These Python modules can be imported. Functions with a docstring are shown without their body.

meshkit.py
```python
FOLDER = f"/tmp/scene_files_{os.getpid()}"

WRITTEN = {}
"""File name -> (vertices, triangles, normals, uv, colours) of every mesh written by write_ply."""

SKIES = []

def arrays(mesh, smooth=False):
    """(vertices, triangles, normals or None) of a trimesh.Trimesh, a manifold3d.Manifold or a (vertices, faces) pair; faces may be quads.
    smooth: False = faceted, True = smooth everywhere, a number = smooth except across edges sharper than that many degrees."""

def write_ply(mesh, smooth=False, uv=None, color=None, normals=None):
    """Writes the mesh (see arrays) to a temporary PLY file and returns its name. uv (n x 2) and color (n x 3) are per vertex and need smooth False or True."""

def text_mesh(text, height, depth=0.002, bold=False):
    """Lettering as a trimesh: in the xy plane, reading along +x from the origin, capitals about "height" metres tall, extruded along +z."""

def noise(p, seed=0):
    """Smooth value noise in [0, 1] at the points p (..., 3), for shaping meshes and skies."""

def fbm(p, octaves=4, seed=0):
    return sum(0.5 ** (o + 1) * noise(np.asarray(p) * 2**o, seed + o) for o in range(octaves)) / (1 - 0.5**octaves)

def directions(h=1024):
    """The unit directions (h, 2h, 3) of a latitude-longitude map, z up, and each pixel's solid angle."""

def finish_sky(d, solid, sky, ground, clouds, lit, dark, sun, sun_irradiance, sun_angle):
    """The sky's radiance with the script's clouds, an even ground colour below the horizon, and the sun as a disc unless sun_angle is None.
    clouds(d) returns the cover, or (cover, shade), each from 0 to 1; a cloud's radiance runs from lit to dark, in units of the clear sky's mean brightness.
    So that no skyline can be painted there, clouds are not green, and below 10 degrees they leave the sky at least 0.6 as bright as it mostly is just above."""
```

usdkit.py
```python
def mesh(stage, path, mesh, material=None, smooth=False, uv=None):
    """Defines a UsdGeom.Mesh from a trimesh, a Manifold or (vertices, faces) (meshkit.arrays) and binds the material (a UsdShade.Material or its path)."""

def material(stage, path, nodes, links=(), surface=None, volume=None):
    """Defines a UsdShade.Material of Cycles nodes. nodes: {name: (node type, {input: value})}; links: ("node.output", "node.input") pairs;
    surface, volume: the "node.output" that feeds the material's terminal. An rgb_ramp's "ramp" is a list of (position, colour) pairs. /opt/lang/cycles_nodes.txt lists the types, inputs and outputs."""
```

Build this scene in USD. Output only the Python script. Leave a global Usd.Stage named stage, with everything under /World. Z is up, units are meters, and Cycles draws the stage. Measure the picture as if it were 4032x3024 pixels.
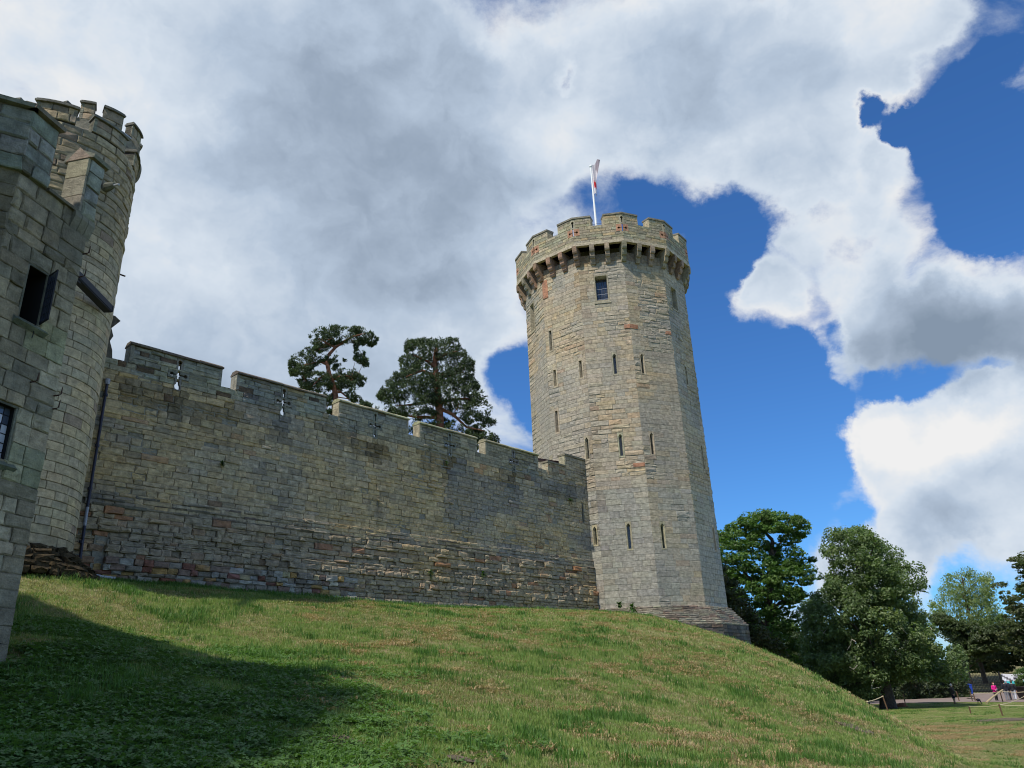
import math, random
import numpy as np, trimesh, manifold3d as m3, shapely.geometry as sg
import usdkit, meshkit
from scipy.interpolate import RBFInterpolator, RegularGridInterpolator
from pxr import Usd, UsdGeom, UsdLux, UsdShade, Sdf, Gf, Vt

# ------------------------------------------------------------------ stage, camera, sky, sun
stage = Usd.Stage.CreateInMemory()
UsdGeom.SetStageUpAxis(stage, UsdGeom.Tokens.z)
UsdGeom.SetStageMetersPerUnit(stage, 1.0)
world = UsdGeom.Xform.Define(stage, '/World')
stage.SetDefaultPrim(world.GetPrim())
UsdGeom.Scope.Define(stage, '/World/Looks')
EYE, PITCH, ROLL = 3.0, 21.5, 2.4
EXPOSURE = 0.42
cam = UsdGeom.Camera.Define(stage, '/World/camera')
cam.CreateHorizontalApertureAttr(36.0); cam.CreateVerticalApertureAttr(27.0)
cam.CreateFocalLengthAttr(27.036); cam.CreateFStopAttr(0.0)
cam.CreateClippingRangeAttr(Gf.Vec2f(0.1, 5000)); cam.CreateExposureAttr(EXPOSURE)
_p, _r = math.radians(PITCH), math.radians(ROLL)
_r0, _f = np.array([1, 0, 0.]), np.array([0, math.cos(_p), math.sin(_p)])
_u0 = np.array([0, -math.sin(_p), math.cos(_p)])
CU = _u0 * math.cos(_r) + _r0 * math.sin(_r); CR = _r0 * math.cos(_r) - _u0 * math.sin(_r)
M4 = np.eye(4); M4[0, :3] = CR; M4[1, :3] = CU; M4[2, :3] = -_f; M4[3, :3] = (0, 0, EYE)
cam.AddTransformOp().Set(Gf.Matrix4d(*M4.ravel().tolist()))

SUN_EL, SUN_HEAD = math.radians(56), math.radians(221.5)
sun_dir = np.array([math.sin(SUN_HEAD) * math.cos(SUN_EL), math.cos(SUN_HEAD) * math.cos(SUN_EL), math.sin(SUN_EL)])
SKY_STRENGTH, SUN_I = 0.10, 0.95

def sky_material():
    nodes = {
        'pos': ('geometry', {}), 'dir': ('vector_math', {'math_type': 'normalize'}),
        'sky': ('sky_texture', {'sky_type': 'single_scattering', 'sun_disc': False, 'sun_elevation': SUN_EL, 'sun_rotation': SUN_HEAD - 2 * math.pi,
                                'air_density': 1.0, 'aerosol_density': 0.4, 'ozone_density': 3.0}),
        'flat': ('vector_math', {'math_type': 'multiply', 'vector2': (1, 1, 1.7)}),
        'nz': ('noise_texture', {'scale': 6.5, 'detail': 10, 'roughness': 0.62, 'distortion': .25}),
        'nw': ('noise_texture', {'scale': 7.0, 'detail': 7, 'roughness': 0.62}),
        'nsub': ('vector_math', {'math_type': 'subtract', 'vector2': (.5, .5, .5)}),
        'nscl': ('vector_math', {'math_type': 'scale', 'scale': 0.11}),
        'wdir': ('vector_math', {'math_type': 'add'}),
    }
    links = [('pos.position', 'dir.vector1'), ('dir.vector', 'flat.vector1'), ('flat.vector', 'nz.vector'), ('dir.vector', 'nw.vector'),
             ('nw.color', 'nsub.vector1'), ('nsub.vector', 'nscl.vector1'), ('dir.vector', 'wdir.vector1'), ('nscl.vector', 'wdir.vector2')]
    cnt = [0]
    def field(blobs, start):
        acc = start
        for (c, r, a) in blobs:
            k = cnt[0]; cnt[0] += 1
            nodes[f'd{k}'] = ('vector_math', {'math_type': 'distance', 'vector2': c})
            nodes[f'm{k}'] = ('map_range', {'range_type': 'smoothstep', 'from_min': r * .25, 'from_max': r, 'to_min': a, 'to_max': 0.0, 'clamp': True})
            nodes[f'a{k}'] = ('math', {'math_type': 'add'})
            links.extend([('wdir.vector', f'd{k}.vector1'), (f'd{k}.value', f'm{k}.value'), (f'm{k}.result', f'a{k}.value1'), (acc, f'a{k}.value2')])
            acc = f'a{k}.value'
        return acc
    nodes['n0'] = ('math', {'math_type': 'multiply_add', 'value2': 2.2, 'value3': -1.0})
    links.append(('nz.fac', 'n0.value1'))
    cover = field(CLOUD, 'n0.value')
    nodes['cov'] = ('map_range', {'range_type': 'smoothstep', 'from_min': -0.16, 'from_max': 0.66, 'to_min': 0, 'to_max': 1, 'clamp': True})
    links.append((cover, 'cov.value'))
    nodes['ns'] = ('noise_texture', {'scale': 4.5, 'detail': 8, 'roughness': 0.52, 'distortion': .2})
    links.append(('flat.vector', 'ns.vector'))
    nodes['s0'] = ('math', {'math_type': 'multiply_add', 'value2': 1.15, 'value3': -0.66})
    links.append(('ns.fac', 's0.value1'))
    nodes['ns2'] = ('noise_texture', {'scale': 17.0, 'detail': 7, 'roughness': 0.55, 'distortion': .4}); nodes['s1'] = ('math', {'math_type': 'multiply_add', 'value2': .6})
    links.extend([('wdir.vector', 'ns2.vector'), ('ns2.fac', 's1.value1'), ('s0.value', 's1.value3')])
    dark = field(GREY, 's1.value')
    nodes['thick'] = ('map_range', {'range_type': 'smoothstep', 'from_min': 0.3, 'from_max': 1.3, 'to_min': 0, 'to_max': 0.22, 'clamp': True})
    nodes['sum'] = ('math', {'math_type': 'add'}); nodes['cmp'] = ('math', {'math_type': 'multiply', 'value2': .82, 'use_clamp': True}); links.append(('sum.value', 'cmp.value1'))
    nodes['tone'] = ('rgb_ramp', {'ramp': [(0, (1.0, 1.0, 1.0)), (.26, (.76, .85, .96)), (.52, (.53, .64, .79)), (.75, (.38, .47, .60)), (1, (.27, .35, .46))]})
    nodes['gain'] = ('vector_math', {'math_type': 'scale', 'scale': CLOUD_GAIN})
    nodes['mix'] = ('mix_color', {'use_clamp': False})
    nodes['bg'] = ('background_shader', {'strength': SKY_STRENGTH})
    nodes['tint'] = ('vector_math', {'math_type': 'multiply', 'vector2': SKY_TINT})
    links.extend([(cover, 'thick.value'), (dark, 'sum.value1'), ('thick.result', 'sum.value2'), ('cmp.value', 'tone.fac'), ('tone.color', 'gain.vector1'),
                  ('sky.color', 'tint.vector1'), ('tint.vector', 'mix.a'), ('gain.vector', 'mix.b'), ('cov.result', 'mix.fac'), ('mix.result', 'bg.color')])
    return usdkit.material(stage, '/World/Looks/sky_air', nodes, links, surface='bg.background')

CLOUD_GAIN = 6.5
SKY_TINT = (0.36, 0.71, 1.1)
CLOUD = [((-0.436,0.660,0.612),0.279,0.80), ((-0.200,0.710,0.675),0.284,0.90), ((-0.314,0.822,0.475),0.290,1.10), ((-0.111,0.853,0.511),0.198,0.80), ((-0.026,0.760,0.650),0.160,0.80), ((-0.503,0.771,0.391),0.165,0.50), ((-0.077,0.898,0.432),0.140,0.75), ((-0.377,0.871,0.314),0.190,0.80), ((-0.207,0.915,0.348),0.126,0.40), ((-0.491,0.839,0.236),0.128,0.50), ((-0.043,0.945,0.324),0.064,0.25), ((0.047,0.776,0.629),0.093,0.80), ((0.121,0.713,0.691),0.136,0.80), ((0.235,0.701,0.673),0.136,0.90), ((0.342,0.688,0.640),0.119,0.90), ((0.416,0.647,0.639),0.077,0.70), ((0.464,0.615,0.637),0.041,0.75), ((0.379,0.734,0.563),0.088,0.80), ((0.239,0.759,0.605),0.086,0.60), ((0.328,0.758,0.563),0.062,0.50), ((0.341,0.782,0.523),0.022,0.40), ((0.437,0.725,0.532),0.048,0.60), ((0.145,0.779,0.611),0.068,0.50), ((0.049,0.854,0.519),0.074,0.50), ((0.352,0.797,0.490),0.045,0.80), ((0.323,0.838,0.439),0.048,0.90), ((0.278,0.829,0.485),0.053,-1.40), ((0.247,0.832,0.496),0.046,-0.80), ((0.284,0.864,0.416),0.033,0.50), ((0.374,0.809,0.455),0.038,0.50), ((0.414,0.808,0.419),0.063,0.80), ((0.452,0.813,0.367),0.083,1.00), ((0.521,0.775,0.358),0.077,1.00), ((0.394,0.844,0.365),0.055,0.70), ((0.567,0.753,0.333),0.073,1.00), ((0.451,0.771,0.449),0.050,0.50), ((0.421,0.759,0.496),0.040,0.50), ((0.428,0.866,0.258),0.064,1.20), ((0.451,0.857,0.248),0.065,1.20), ((0.500,0.829,0.249),0.062,1.20), ((0.541,0.803,0.250),0.059,1.20), ((0.477,0.858,0.188),0.084,1.10), ((0.541,0.824,0.166),0.089,1.10), ((0.425,0.878,0.219),0.044,0.70), ((0.383,0.917,0.111),0.045,0.80), ((0.434,0.892,0.128),0.066,0.80), ((0.523,0.805,0.280),0.022,0.70), ((0.513,0.685,0.517),0.081,-1.70), ((0.534,0.714,0.453),0.064,-1.80), ((0.495,0.657,0.568),0.042,-0.90), ((0.411,0.699,0.586),0.023,-1.40), ((0.439,0.700,0.563),0.026,-1.40), ((0.465,0.689,0.556),0.036,-1.50), ((0.434,0.669,0.603),0.027,0.70), ((0.398,0.778,0.486),0.042,0.50), ((0.522,0.624,0.582),0.036,-0.90), ((0.270,0.807,0.525),0.065,-1.20), ((0.199,0.811,0.550),0.046,-0.60), ((0.240,0.864,0.443),0.048,-1.20), ((0.386,0.839,0.383),0.029,-0.80), ((0.352,0.858,0.373),0.030,-0.90), ((0.231,0.911,0.340),0.144,-1.70), ((0.325,0.907,0.269),0.105,-1.70), ((0.273,0.945,0.180),0.131,-1.30), ((0.346,0.870,0.352),0.046,-0.90), ((0.391,0.867,0.310),0.028,-0.70), ((0.473,0.828,0.301),0.042,-0.60), ((0.536,0.788,0.303),0.025,-0.40), ((0.085,0.730,0.678),0.025,-0.90), ((0.055,0.738,0.672),0.018,-0.60), ((0.023,0.933,0.358),0.062,-1.10), ((0.091,0.900,0.426),0.063,-0.70), ((0.169,0.808,0.564),0.042,-0.50), ((0.481,0.873,0.080),0.042,-0.50), ((0.381,0.869,0.315),0.034,-0.90), ((0.431,0.848,0.309),0.031,-0.80), ((0.400,0.901,0.166),0.029,-0.60)]
GREY = [((-0.266,0.900,0.345),0.200,0.15), ((-0.126,0.774,0.621),0.264,0.40), ((-0.282,0.838,0.468),0.281,0.12), ((-0.034,0.859,0.511),0.149,0.12), ((-0.486,0.612,0.624),0.175,-0.05), ((-0.449,0.793,0.412),0.265,0.00), ((0.054,0.769,0.637),0.092,-0.22), ((0.027,0.692,0.721),0.076,-0.25), ((0.214,0.719,0.661),0.122,0.15), ((0.346,0.716,0.607),0.096,0.10), ((0.451,0.822,0.346),0.113,0.60), ((0.529,0.786,0.320),0.105,0.65), ((0.342,0.821,0.457),0.066,0.15), ((0.461,0.849,0.257),0.080,-0.50), ((0.526,0.810,0.259),0.070,-0.50), ((0.481,0.865,0.144),0.063,0.25), ((0.419,0.869,0.265),0.055,-0.20), ((0.414,0.641,0.646),0.060,-0.20)]
sky = UsdLux.DomeLight.Define(stage, '/World/sky')
UsdShade.MaterialBindingAPI.Apply(sky.GetPrim()).Bind(sky_material())
sky.GetPrim().SetCustomDataByKey('kind', 'structure')
sun = UsdLux.DistantLight.Define(stage, '/World/sun')
sun.CreateNormalizeAttr(True); sun.CreateIntensityAttr(SUN_I); sun.CreateAngleAttr(1.8); sun.CreateColorAttr(Gf.Vec3f(1.0, .94, .84))
_z = sun_dir; _x = np.cross([0, 0, 1.], _z); _x /= np.linalg.norm(_x); _y = np.cross(_z, _x)
MS = np.eye(4); MS[0, :3] = _x; MS[1, :3] = _y; MS[2, :3] = _z
sun.AddTransformOp().Set(Gf.Matrix4d(*MS.ravel().tolist()))

# ------------------------------------------------------------------ helpers
used = {}
def numbered(parent, name):
    k = (parent, name); n = used.get(k, -1) + 1; used[k] = n
    return f'{parent}/{name}' if n == 0 else f'{parent}/{name}_{n:03d}'
def tag(prim, label=None, cat=None, group=None, kind=None):
    for k, v in (('label', label), ('category', cat), ('group', group), ('kind', kind)):
        if v: prim.SetCustomDataByKey(k, v)
    return prim
def thing(name, label, cat, loc=(0, 0, 0), rotz=0.0, group=None, kind=None):
    x = UsdGeom.Xform.Define(stage, numbered('/World', name))
    if any(loc): x.AddTranslateOp().Set(Gf.Vec3d(*map(float, loc)))
    if rotz: x.AddRotateZOp().Set(math.degrees(rotz))
    return tag(x.GetPrim(), label, cat, group, kind)
def copy_of(root, loc, rotz=0.0, label=None, group=None):
    x = UsdGeom.Xform.Define(stage, numbered('/World', root.GetName()))
    x.AddTranslateOp().Set(Gf.Vec3d(*map(float, loc)))
    if rotz: x.AddRotateZOp().Set(math.degrees(rotz))
    p = x.GetPrim(); was = root.GetCustomData()
    p.GetReferences().AddInternalReference(root.GetPath())
    # the referenced root has its own xform ops: keep only ours
    tag(p, label or was.get('label'), was.get('category'), group or was.get('group'))
    p.SetInstanceable(True)
    return p
def mk(name, mesh, mat, parent=None, tone=None, smooth=False, label=None, kind=None):
    """One Mesh prim under parent (or /World). mesh: trimesh, manifold or (v, f). tone: a colour or one per vertex."""
    par = str(parent.GetPath()) if parent is not None else '/World'
    path = numbered(par, name)
    if tone is not None and smooth not in (False, True): smooth = True
    g = usdkit.mesh(stage, path, mesh, LOOK[mat], smooth=smooth)
    p = g.GetPrim()
    if tone is not None:
        n = len(g.GetPointsAttr().Get()); t = np.asarray(tone, np.float32)
        if t.ndim == 1: t = np.tile(t, (n, 1))
        UsdGeom.PrimvarsAPI(g).CreatePrimvar('tone', Sdf.ValueTypeNames.Color3fArray, 'vertex').Set(Vt.Vec3fArray.FromNumpy(t))
    return tag(p, label, None, None, kind)
def cat(parts):
    """Joins (v, f) pairs or trimeshes."""
    V, F, n = [], [], 0
    for a in parts:
        v, f, _ = meshkit.arrays(a)
        V.append(v); F.append(f + n); n += len(v)
    return np.vstack(V), np.vstack(F)
def box(x0, x1, y0, y1, z0, z1):
    b = trimesh.creation.box((x1 - x0, y1 - y0, z1 - z0)); b.apply_translation(((x0 + x1) / 2, (y0 + y1) / 2, (z0 + z1) / 2)); return b
def tube(pts, rad, n=8):
    pts = np.asarray(pts, float); rad = np.broadcast_to(rad, len(pts)); V, F = [], []
    for i, p in enumerate(pts):
        t = pts[min(i + 1, len(pts) - 1)] - pts[max(i - 1, 0)]; t = t / (np.linalg.norm(t) + 1e-9)
        a = np.cross(t, [0, 0, 1.]) if abs(t[2]) < .95 else np.cross(t, [1., 0, 0]); a /= np.linalg.norm(a); b = np.cross(t, a)
        th = np.arange(n) * 2 * math.pi / n
        V.append(p + rad[i] * (np.cos(th)[:, None] * a + np.sin(th)[:, None] * b))
    for i in range(len(pts) - 1):
        for j in range(n):
            q = [i * n + j, i * n + (j + 1) % n, (i + 1) * n + (j + 1) % n, (i + 1) * n + j]
            F += [[q[0], q[2], q[1]], [q[0], q[3], q[2]]]
    V = np.vstack(V); c0, c1 = len(V), len(V) + 1
    V = np.vstack([V, pts[0], pts[-1]]); L = (len(pts) - 1) * n
    for j in range(n):
        F += [[c0, j, (j + 1) % n], [c1, L + (j + 1) % n, L + j]]
    return V, np.array(F)
def manifold(mesh):
    v, f, _ = meshkit.arrays(mesh)
    return m3.Manifold(m3.Mesh(np.asarray(v, np.float32), np.asarray(f, np.uint32)))
def extrude(poly, z0, z1):
    """poly: list of (x, y) -> manifold between z0 and z1"""
    a = np.asarray(poly, float)
    if np.sum(a[:, 0] * np.roll(a[:, 1], -1) - np.roll(a[:, 0], -1) * a[:, 1]) < 0: a = a[::-1]
    return m3.CrossSection([a]).extrude(z1 - z0).translate([0, 0, z0])
def mapped(mesh, fn):
    v, f, _ = meshkit.arrays(mesh); w = fn(v)
    # keep faces outward if the map mirrors
    a, b, c = fn(np.array([[0, 0, 0], [1e-3, 0, 0], [0, 1e-3, 0]])) ; d = fn(np.array([[0, 0, 1e-3]]))[0]
    if np.dot(np.cross(b - a, c - a), d - a) < 0: f = f[:, ::-1]
    return w, f
def polar(az, D, z=0.0):
    a = math.radians(az); return np.array([math.sin(a) * D, math.cos(a) * D, z])

# ------------------------------------------------------------------ materials
LOOK = {}
def look(name, nodes, links, surface='p.BSDF', volume=None):
    LOOK[name] = usdkit.material(stage, '/World/Looks/' + name, nodes, links, surface=surface, volume=volume)
def plain(name, col, rough=.7, metallic=0., spec=.3, noise=.0, nscale=8., bump=0.):
    nodes = {'p': ('principled_bsdf', {'base_color': col, 'roughness': rough, 'metallic': metallic, 'specular_ior_level': spec})}
    links = []
    if noise:
        nodes.update(g=('geometry', {}), n=('noise_texture', {'scale': nscale, 'detail': 5, 'roughness': .6}),
                     r=('rgb_ramp', {'ramp': [(.3, tuple(c * (1 - noise) for c in col)), (.7, tuple(min(1, c * (1 + noise)) for c in col))]}))
        links += [('g.position', 'n.vector'), ('n.fac', 'r.fac'), ('r.color', 'p.base_color')]
        if bump:
            nodes['b'] = ('bump', {'strength': 1.0, 'distance': bump}); links += [('n.fac', 'b.height'), ('b.normal', 'p.normal')]
    look(name, nodes, links)
def stone_look(name, hbed=.6, lichen=(.2, .22, .15), lichen_amt=.5, soot=(.07, .065, .06), soot_amt=.5, sscale=.35, bump=.03, streak=True, bed=1.0):
    """Weathered sandstone: every block has its own tone; grain, bedding lines, lichen and soot are laid over it."""
    nodes = {
        'g': ('geometry', {}), 'a': ('attribute', {'attribute': 'tone'}),
        'n1': ('noise_texture', {'scale': 5.0, 'detail': 8, 'roughness': .65}), 'n2': ('noise_texture', {'scale': 34., 'detail': 6, 'roughness': .7}),
        'fl': ('vector_math', {'math_type': 'multiply', 'vector2': (2.6, 2.6, 15.)}), 'n3': ('noise_texture', {'scale': 1.0, 'detail': 5, 'roughness': .6}),
        'st': ('vector_math', {'math_type': 'multiply', 'vector2': (1.6, 1.6, .22)}), 'n4': ('noise_texture', {'scale': 1., 'detail': 7, 'roughness': .62}),
        'n5': ('noise_texture', {'scale': sscale, 'detail': 6, 'roughness': .6}),
        'r1': ('map_range', {'from_min': .25, 'from_max': .75, 'to_min': .52, 'to_max': 1.46}), 'r2': ('map_range', {'from_min': .3, 'from_max': .7, 'to_min': .8, 'to_max': 1.2}),
        'r3': ('map_range', {'from_min': .3, 'from_max': .7, 'to_min': 1 - .16 * bed, 'to_max': 1 + .16 * bed}),
        'm1': ('math', {'math_type': 'multiply'}), 'm2': ('math', {'math_type': 'multiply'}), 'sc': ('vector_math', {'math_type': 'scale'}),
        'lm': ('map_range', {'range_type': 'smoothstep', 'from_min': .52, 'from_max': .72, 'to_min': 0, 'to_max': lichen_amt, 'clamp': True}),
        'mx': ('mix_color', {'b': lichen}),
        'sm': ('map_range', {'range_type': 'smoothstep', 'from_min': .54, 'from_max': .74, 'to_min': 0, 'to_max': soot_amt, 'clamp': True}),
        'mx2': ('mix_color', {'b': soot}),
        'h3': ('math', {'math_type': 'multiply', 'value2': hbed}), 'hs': ('math', {'math_type': 'multiply_add', 'value2': .8}), 'hs2': ('math', {'math_type': 'multiply_add', 'value2': .5}),
        'b': ('bump', {'strength': 1.0, 'distance': bump}),
        'p': ('principled_bsdf', {'roughness': .92, 'specular_ior_level': .15}),
    }
    links = [('g.position', x + '.vector') for x in ('n1', 'n2', 'n5')] + [('g.position', 'fl.vector1'), ('fl.vector', 'n3.vector'), ('g.position', 'st.vector1'), ('st.vector', 'n4.vector'),
             ('n1.fac', 'r1.value'), ('n2.fac', 'r2.value'), ('n3.fac', 'r3.value'), ('r1.result', 'm1.value1'), ('r2.result', 'm1.value2'), ('m1.value', 'm2.value1'), ('r3.result', 'm2.value2'),
             ('a.color', 'sc.vector1'), ('m2.value', 'sc.scale'), ('n5.fac', 'lm.value'), ('sc.vector', 'mx.a'), ('lm.result', 'mx.fac'), ('n4.fac', 'sm.value'), ('mx.result', 'mx2.a'), ('sm.result', 'mx2.fac'),
             ('mx2.result', 'p.base_color'), ('n1.fac', 'hs.value1'), ('n3.fac', 'h3.value1'), ('h3.value', 'hs.value3'), ('n2.fac', 'hs2.value1'), ('hs.value', 'hs2.value3'), ('hs2.value', 'b.height'), ('b.normal', 'p.normal')]
    look(name, nodes, links)
stone_look('tower_stone', lichen=(.29, .275, .235), lichen_amt=.35, soot=(.17, .15, .12), soot_amt=.5)
stone_look('wall_stone', lichen=(.21, .215, .19), lichen_amt=.45, soot=(.10, .095, .08), soot_amt=.5, sscale=.45, bump=.05)
stone_look('gate_stone', hbed=.2, lichen=(.23, .235, .185), lichen_amt=.45, soot=(.09, .088, .078), soot_amt=.65, sscale=.9, bump=.06, bed=.6)
stone_look('round_stone', hbed=.3, lichen=(.23, .225, .185), lichen_amt=.4, soot=(.1, .095, .08), soot_amt=.45, sscale=.5, bump=.02)
plain('tower_mortar', (.27, .25, .195), .95, noise=.2, nscale=9, bump=.01)
plain('mortar', (.23, .215, .17), .95, noise=.35, nscale=9, bump=.02)
plain('mortar_dark', (.12, .11, .09), .95, noise=.35, nscale=9, bump=.02)
plain('painted_dark', (.012, .012, .012), .9)  # near-black colour standing for the shade inside openings
plain('iron', (.02, .02, .022), .5, metallic=.5)
plain('rust_iron', (.06, .03, .02), .7, metallic=.2)
plain('lead', (.3, .31, .33), .5, noise=.2)
plain('white_paint', (.8, .8, .78), .4)
plain('pipe_paint', (.03, .03, .05), .35, noise=.3, nscale=3)
plain('pipe_grey', (.32, .33, .38), .5, noise=.3, nscale=20)
plain('hose', (.5, .52, .55), .6)
plain('black_wood', (.012, .013, .016), .5, noise=.3, nscale=5)
plain('brown_wood', (.07, .03, .025), .6, noise=.3, nscale=6)
plain('post_wood', (.12, .07, .04), .8, noise=.4, nscale=30)
plain('fence_wood', (.36, .28, .16), .8, noise=.3, nscale=20)
plain('rope', (.55, .47, .3), .9, noise=.2, nscale=60)
plain('bark', (.07, .055, .045), .9, noise=.5, nscale=6, bump=.06)
plain('pine_bark', (.19, .085, .05), .9, noise=.5, nscale=5, bump=.06)
plain('dead_twig', (.4, .36, .3), .9, noise=.2)
plain('sign_teal', (.12, .5, .45), .5); plain('blue_plastic', (.02, .06, .35), .4); plain('planter_dark', (.02, .017, .016), .6, noise=.2); plain('stump_wood', (.22, .10, .06), .9, noise=.4, nscale=15)
plain('skin', (.55, .33, .24), .6)
look('glass_dark', {'p': ('principled_bsdf', {'base_color': (.02, .025, .035), 'roughness': .08, 'specular_ior_level': .7})}, [])
look('glass_pane', {'g': ('geometry', {}), 'n': ('noise_texture', {'scale': 3., 'detail': 2}), 'b': ('bump', {'strength': .4, 'distance': .02}),
     'p': ('principled_bsdf', {'base_color': (.05, .06, .08), 'roughness': .06, 'specular_ior_level': .8})}, [('g.position', 'n.vector'), ('n.fac', 'b.height'), ('b.normal', 'p.normal')])
def tone_look(name, rough=.7, spec=.3):
    look(name, {'a': ('attribute', {'attribute': 'tone'}), 'p': ('principled_bsdf', {'roughness': rough, 'specular_ior_level': spec})}, [('a.color', 'p.base_color')])
tone_look('cloth', .85, .2); tone_look('painted', .5, .4)
def leaf_look(name, trans=.35, rough=.45, spec=.35, tgain=(1.2, 1.5, .5)):
    look(name, {'a': ('attribute', {'attribute': 'tone'}), 'p': ('principled_bsdf', {'roughness': rough, 'specular_ior_level': spec}),
                'tc': ('vector_math', {'math_type': 'multiply', 'vector2': tgain}), 't': ('translucent_bsdf', {}), 'm': ('mix_closure', {'fac': trans})},
         [('a.color', 'p.base_color'), ('a.color', 'tc.vector1'), ('tc.vector', 't.color'), ('p.BSDF', 'm.closure1'), ('t.BSDF', 'm.closure2')], surface='m.closure')
leaf_look('leaf'); leaf_look('needle', .12, .5, .25); leaf_look('grass_blade', .35, .5, .3, (1.2, 1.3, .6))
def ground_look():
    nodes = {'g': ('geometry', {}), 'n1': ('noise_texture', {'scale': .35, 'detail': 6, 'roughness': .6}), 'n2': ('noise_texture', {'scale': 3., 'detail': 8, 'roughness': .7}),
             'n3': ('noise_texture', {'scale': 22., 'detail': 5, 'roughness': .7}), 'ad': ('math', {'math_type': 'multiply_add', 'value2': .45}), 'ad2': ('math', {'math_type': 'multiply_add', 'value2': .25}),
             'r': ('rgb_ramp', {'ramp': [(.62, (.075, .10, .025)), (.78, (.12, .15, .042)), (.88, (.165, .18, .062)), (.97, (.21, .195, .085)), (1, (.24, .205, .10))]}),
             'h': ('math', {'math_type': 'add'}), 'b': ('bump', {'strength': 1., 'distance': .05}), 'p': ('principled_bsdf', {'roughness': .95, 'specular_ior_level': .1})}
    links = [('g.position', x + '.vector') for x in ('n1', 'n2', 'n3')] + [('n2.fac', 'ad.value1'), ('n1.fac', 'ad.value3'), ('n3.fac', 'ad2.value1'), ('ad.value', 'ad2.value3'), ('ad2.value', 'r.fac'), ('r.color', 'p.base_color'),
             ('n2.fac', 'h.value1'), ('n3.fac', 'h.value2'), ('h.value', 'b.height'), ('b.normal', 'p.normal')]
    look('turf', nodes, links)
ground_look()
plain('tarmac', (.2, .155, .135), .9, noise=.15, nscale=2)
plain('soil', (.1, .075, .055), .95, noise=.4, nscale=12, bump=.03)
plain('dry_bank', (.15, .135, .06), .95, noise=.45, nscale=3, bump=.1)
plain('moss', (.045, .032, .014), .95, noise=.6, nscale=7, bump=.08)

# ------------------------------------------------------------------ where the big things stand
WE = np.array([4.75, 51.7]); WD = np.array([.668, .744]); WD = WD / np.linalg.norm(WD); WN = np.array([WD[1], -WD[0]])
def wallP(a):          # (s along the wall away from the big tower, height, out of the face)
    a = np.asarray(a, float); q = WE - a[..., :1] * WD + a[..., 2:3] * WN
    return np.concatenate([q, a[..., 1:2]], -1)
TC = 58 * np.array([math.sin(math.radians(7.93)), math.cos(math.radians(7.93))]); TH = math.radians(187.93)
C15, S15, T15 = math.cos(math.radians(15)), math.sin(math.radians(15)), math.tan(math.radians(15))
def faceP(k, R):       # (u along face k, height, out of the face)
    h = TH - math.radians(30 * k); m = np.array([math.sin(h), math.cos(h)]); t = np.array([-m[1], m[0]])
    def fn(a):
        a = np.asarray(a, float); q = TC + m * (R * C15) + a[..., :1] * t + a[..., 2:3] * m
        return np.concatenate([q, a[..., 1:2]], -1)
    return fn
def dodecagon(R):
    return [TC + R * np.array([math.sin(TH - math.radians(30 * k + 15)), math.cos(TH - math.radians(30 * k + 15))]) for k in range(12)]
RT_C = 29.3 * np.array([math.sin(math.radians(-35.1)), math.cos(math.radians(-35.1))]); RT_R = 2.58
GQ = np.array([-8.08, 12.64]); GF = np.array([.208, .978]); GF = GF / np.linalg.norm(GF)   # corner and face direction of the near gate tower
GFN = np.array([GF[1], -GF[0]])
GK = GQ - GF * 1.68; GD2 = np.array([-.86, -.51]); GD2 = GD2 / np.linalg.norm(GD2); GN2 = np.array([-GD2[1], GD2[0]])

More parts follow.
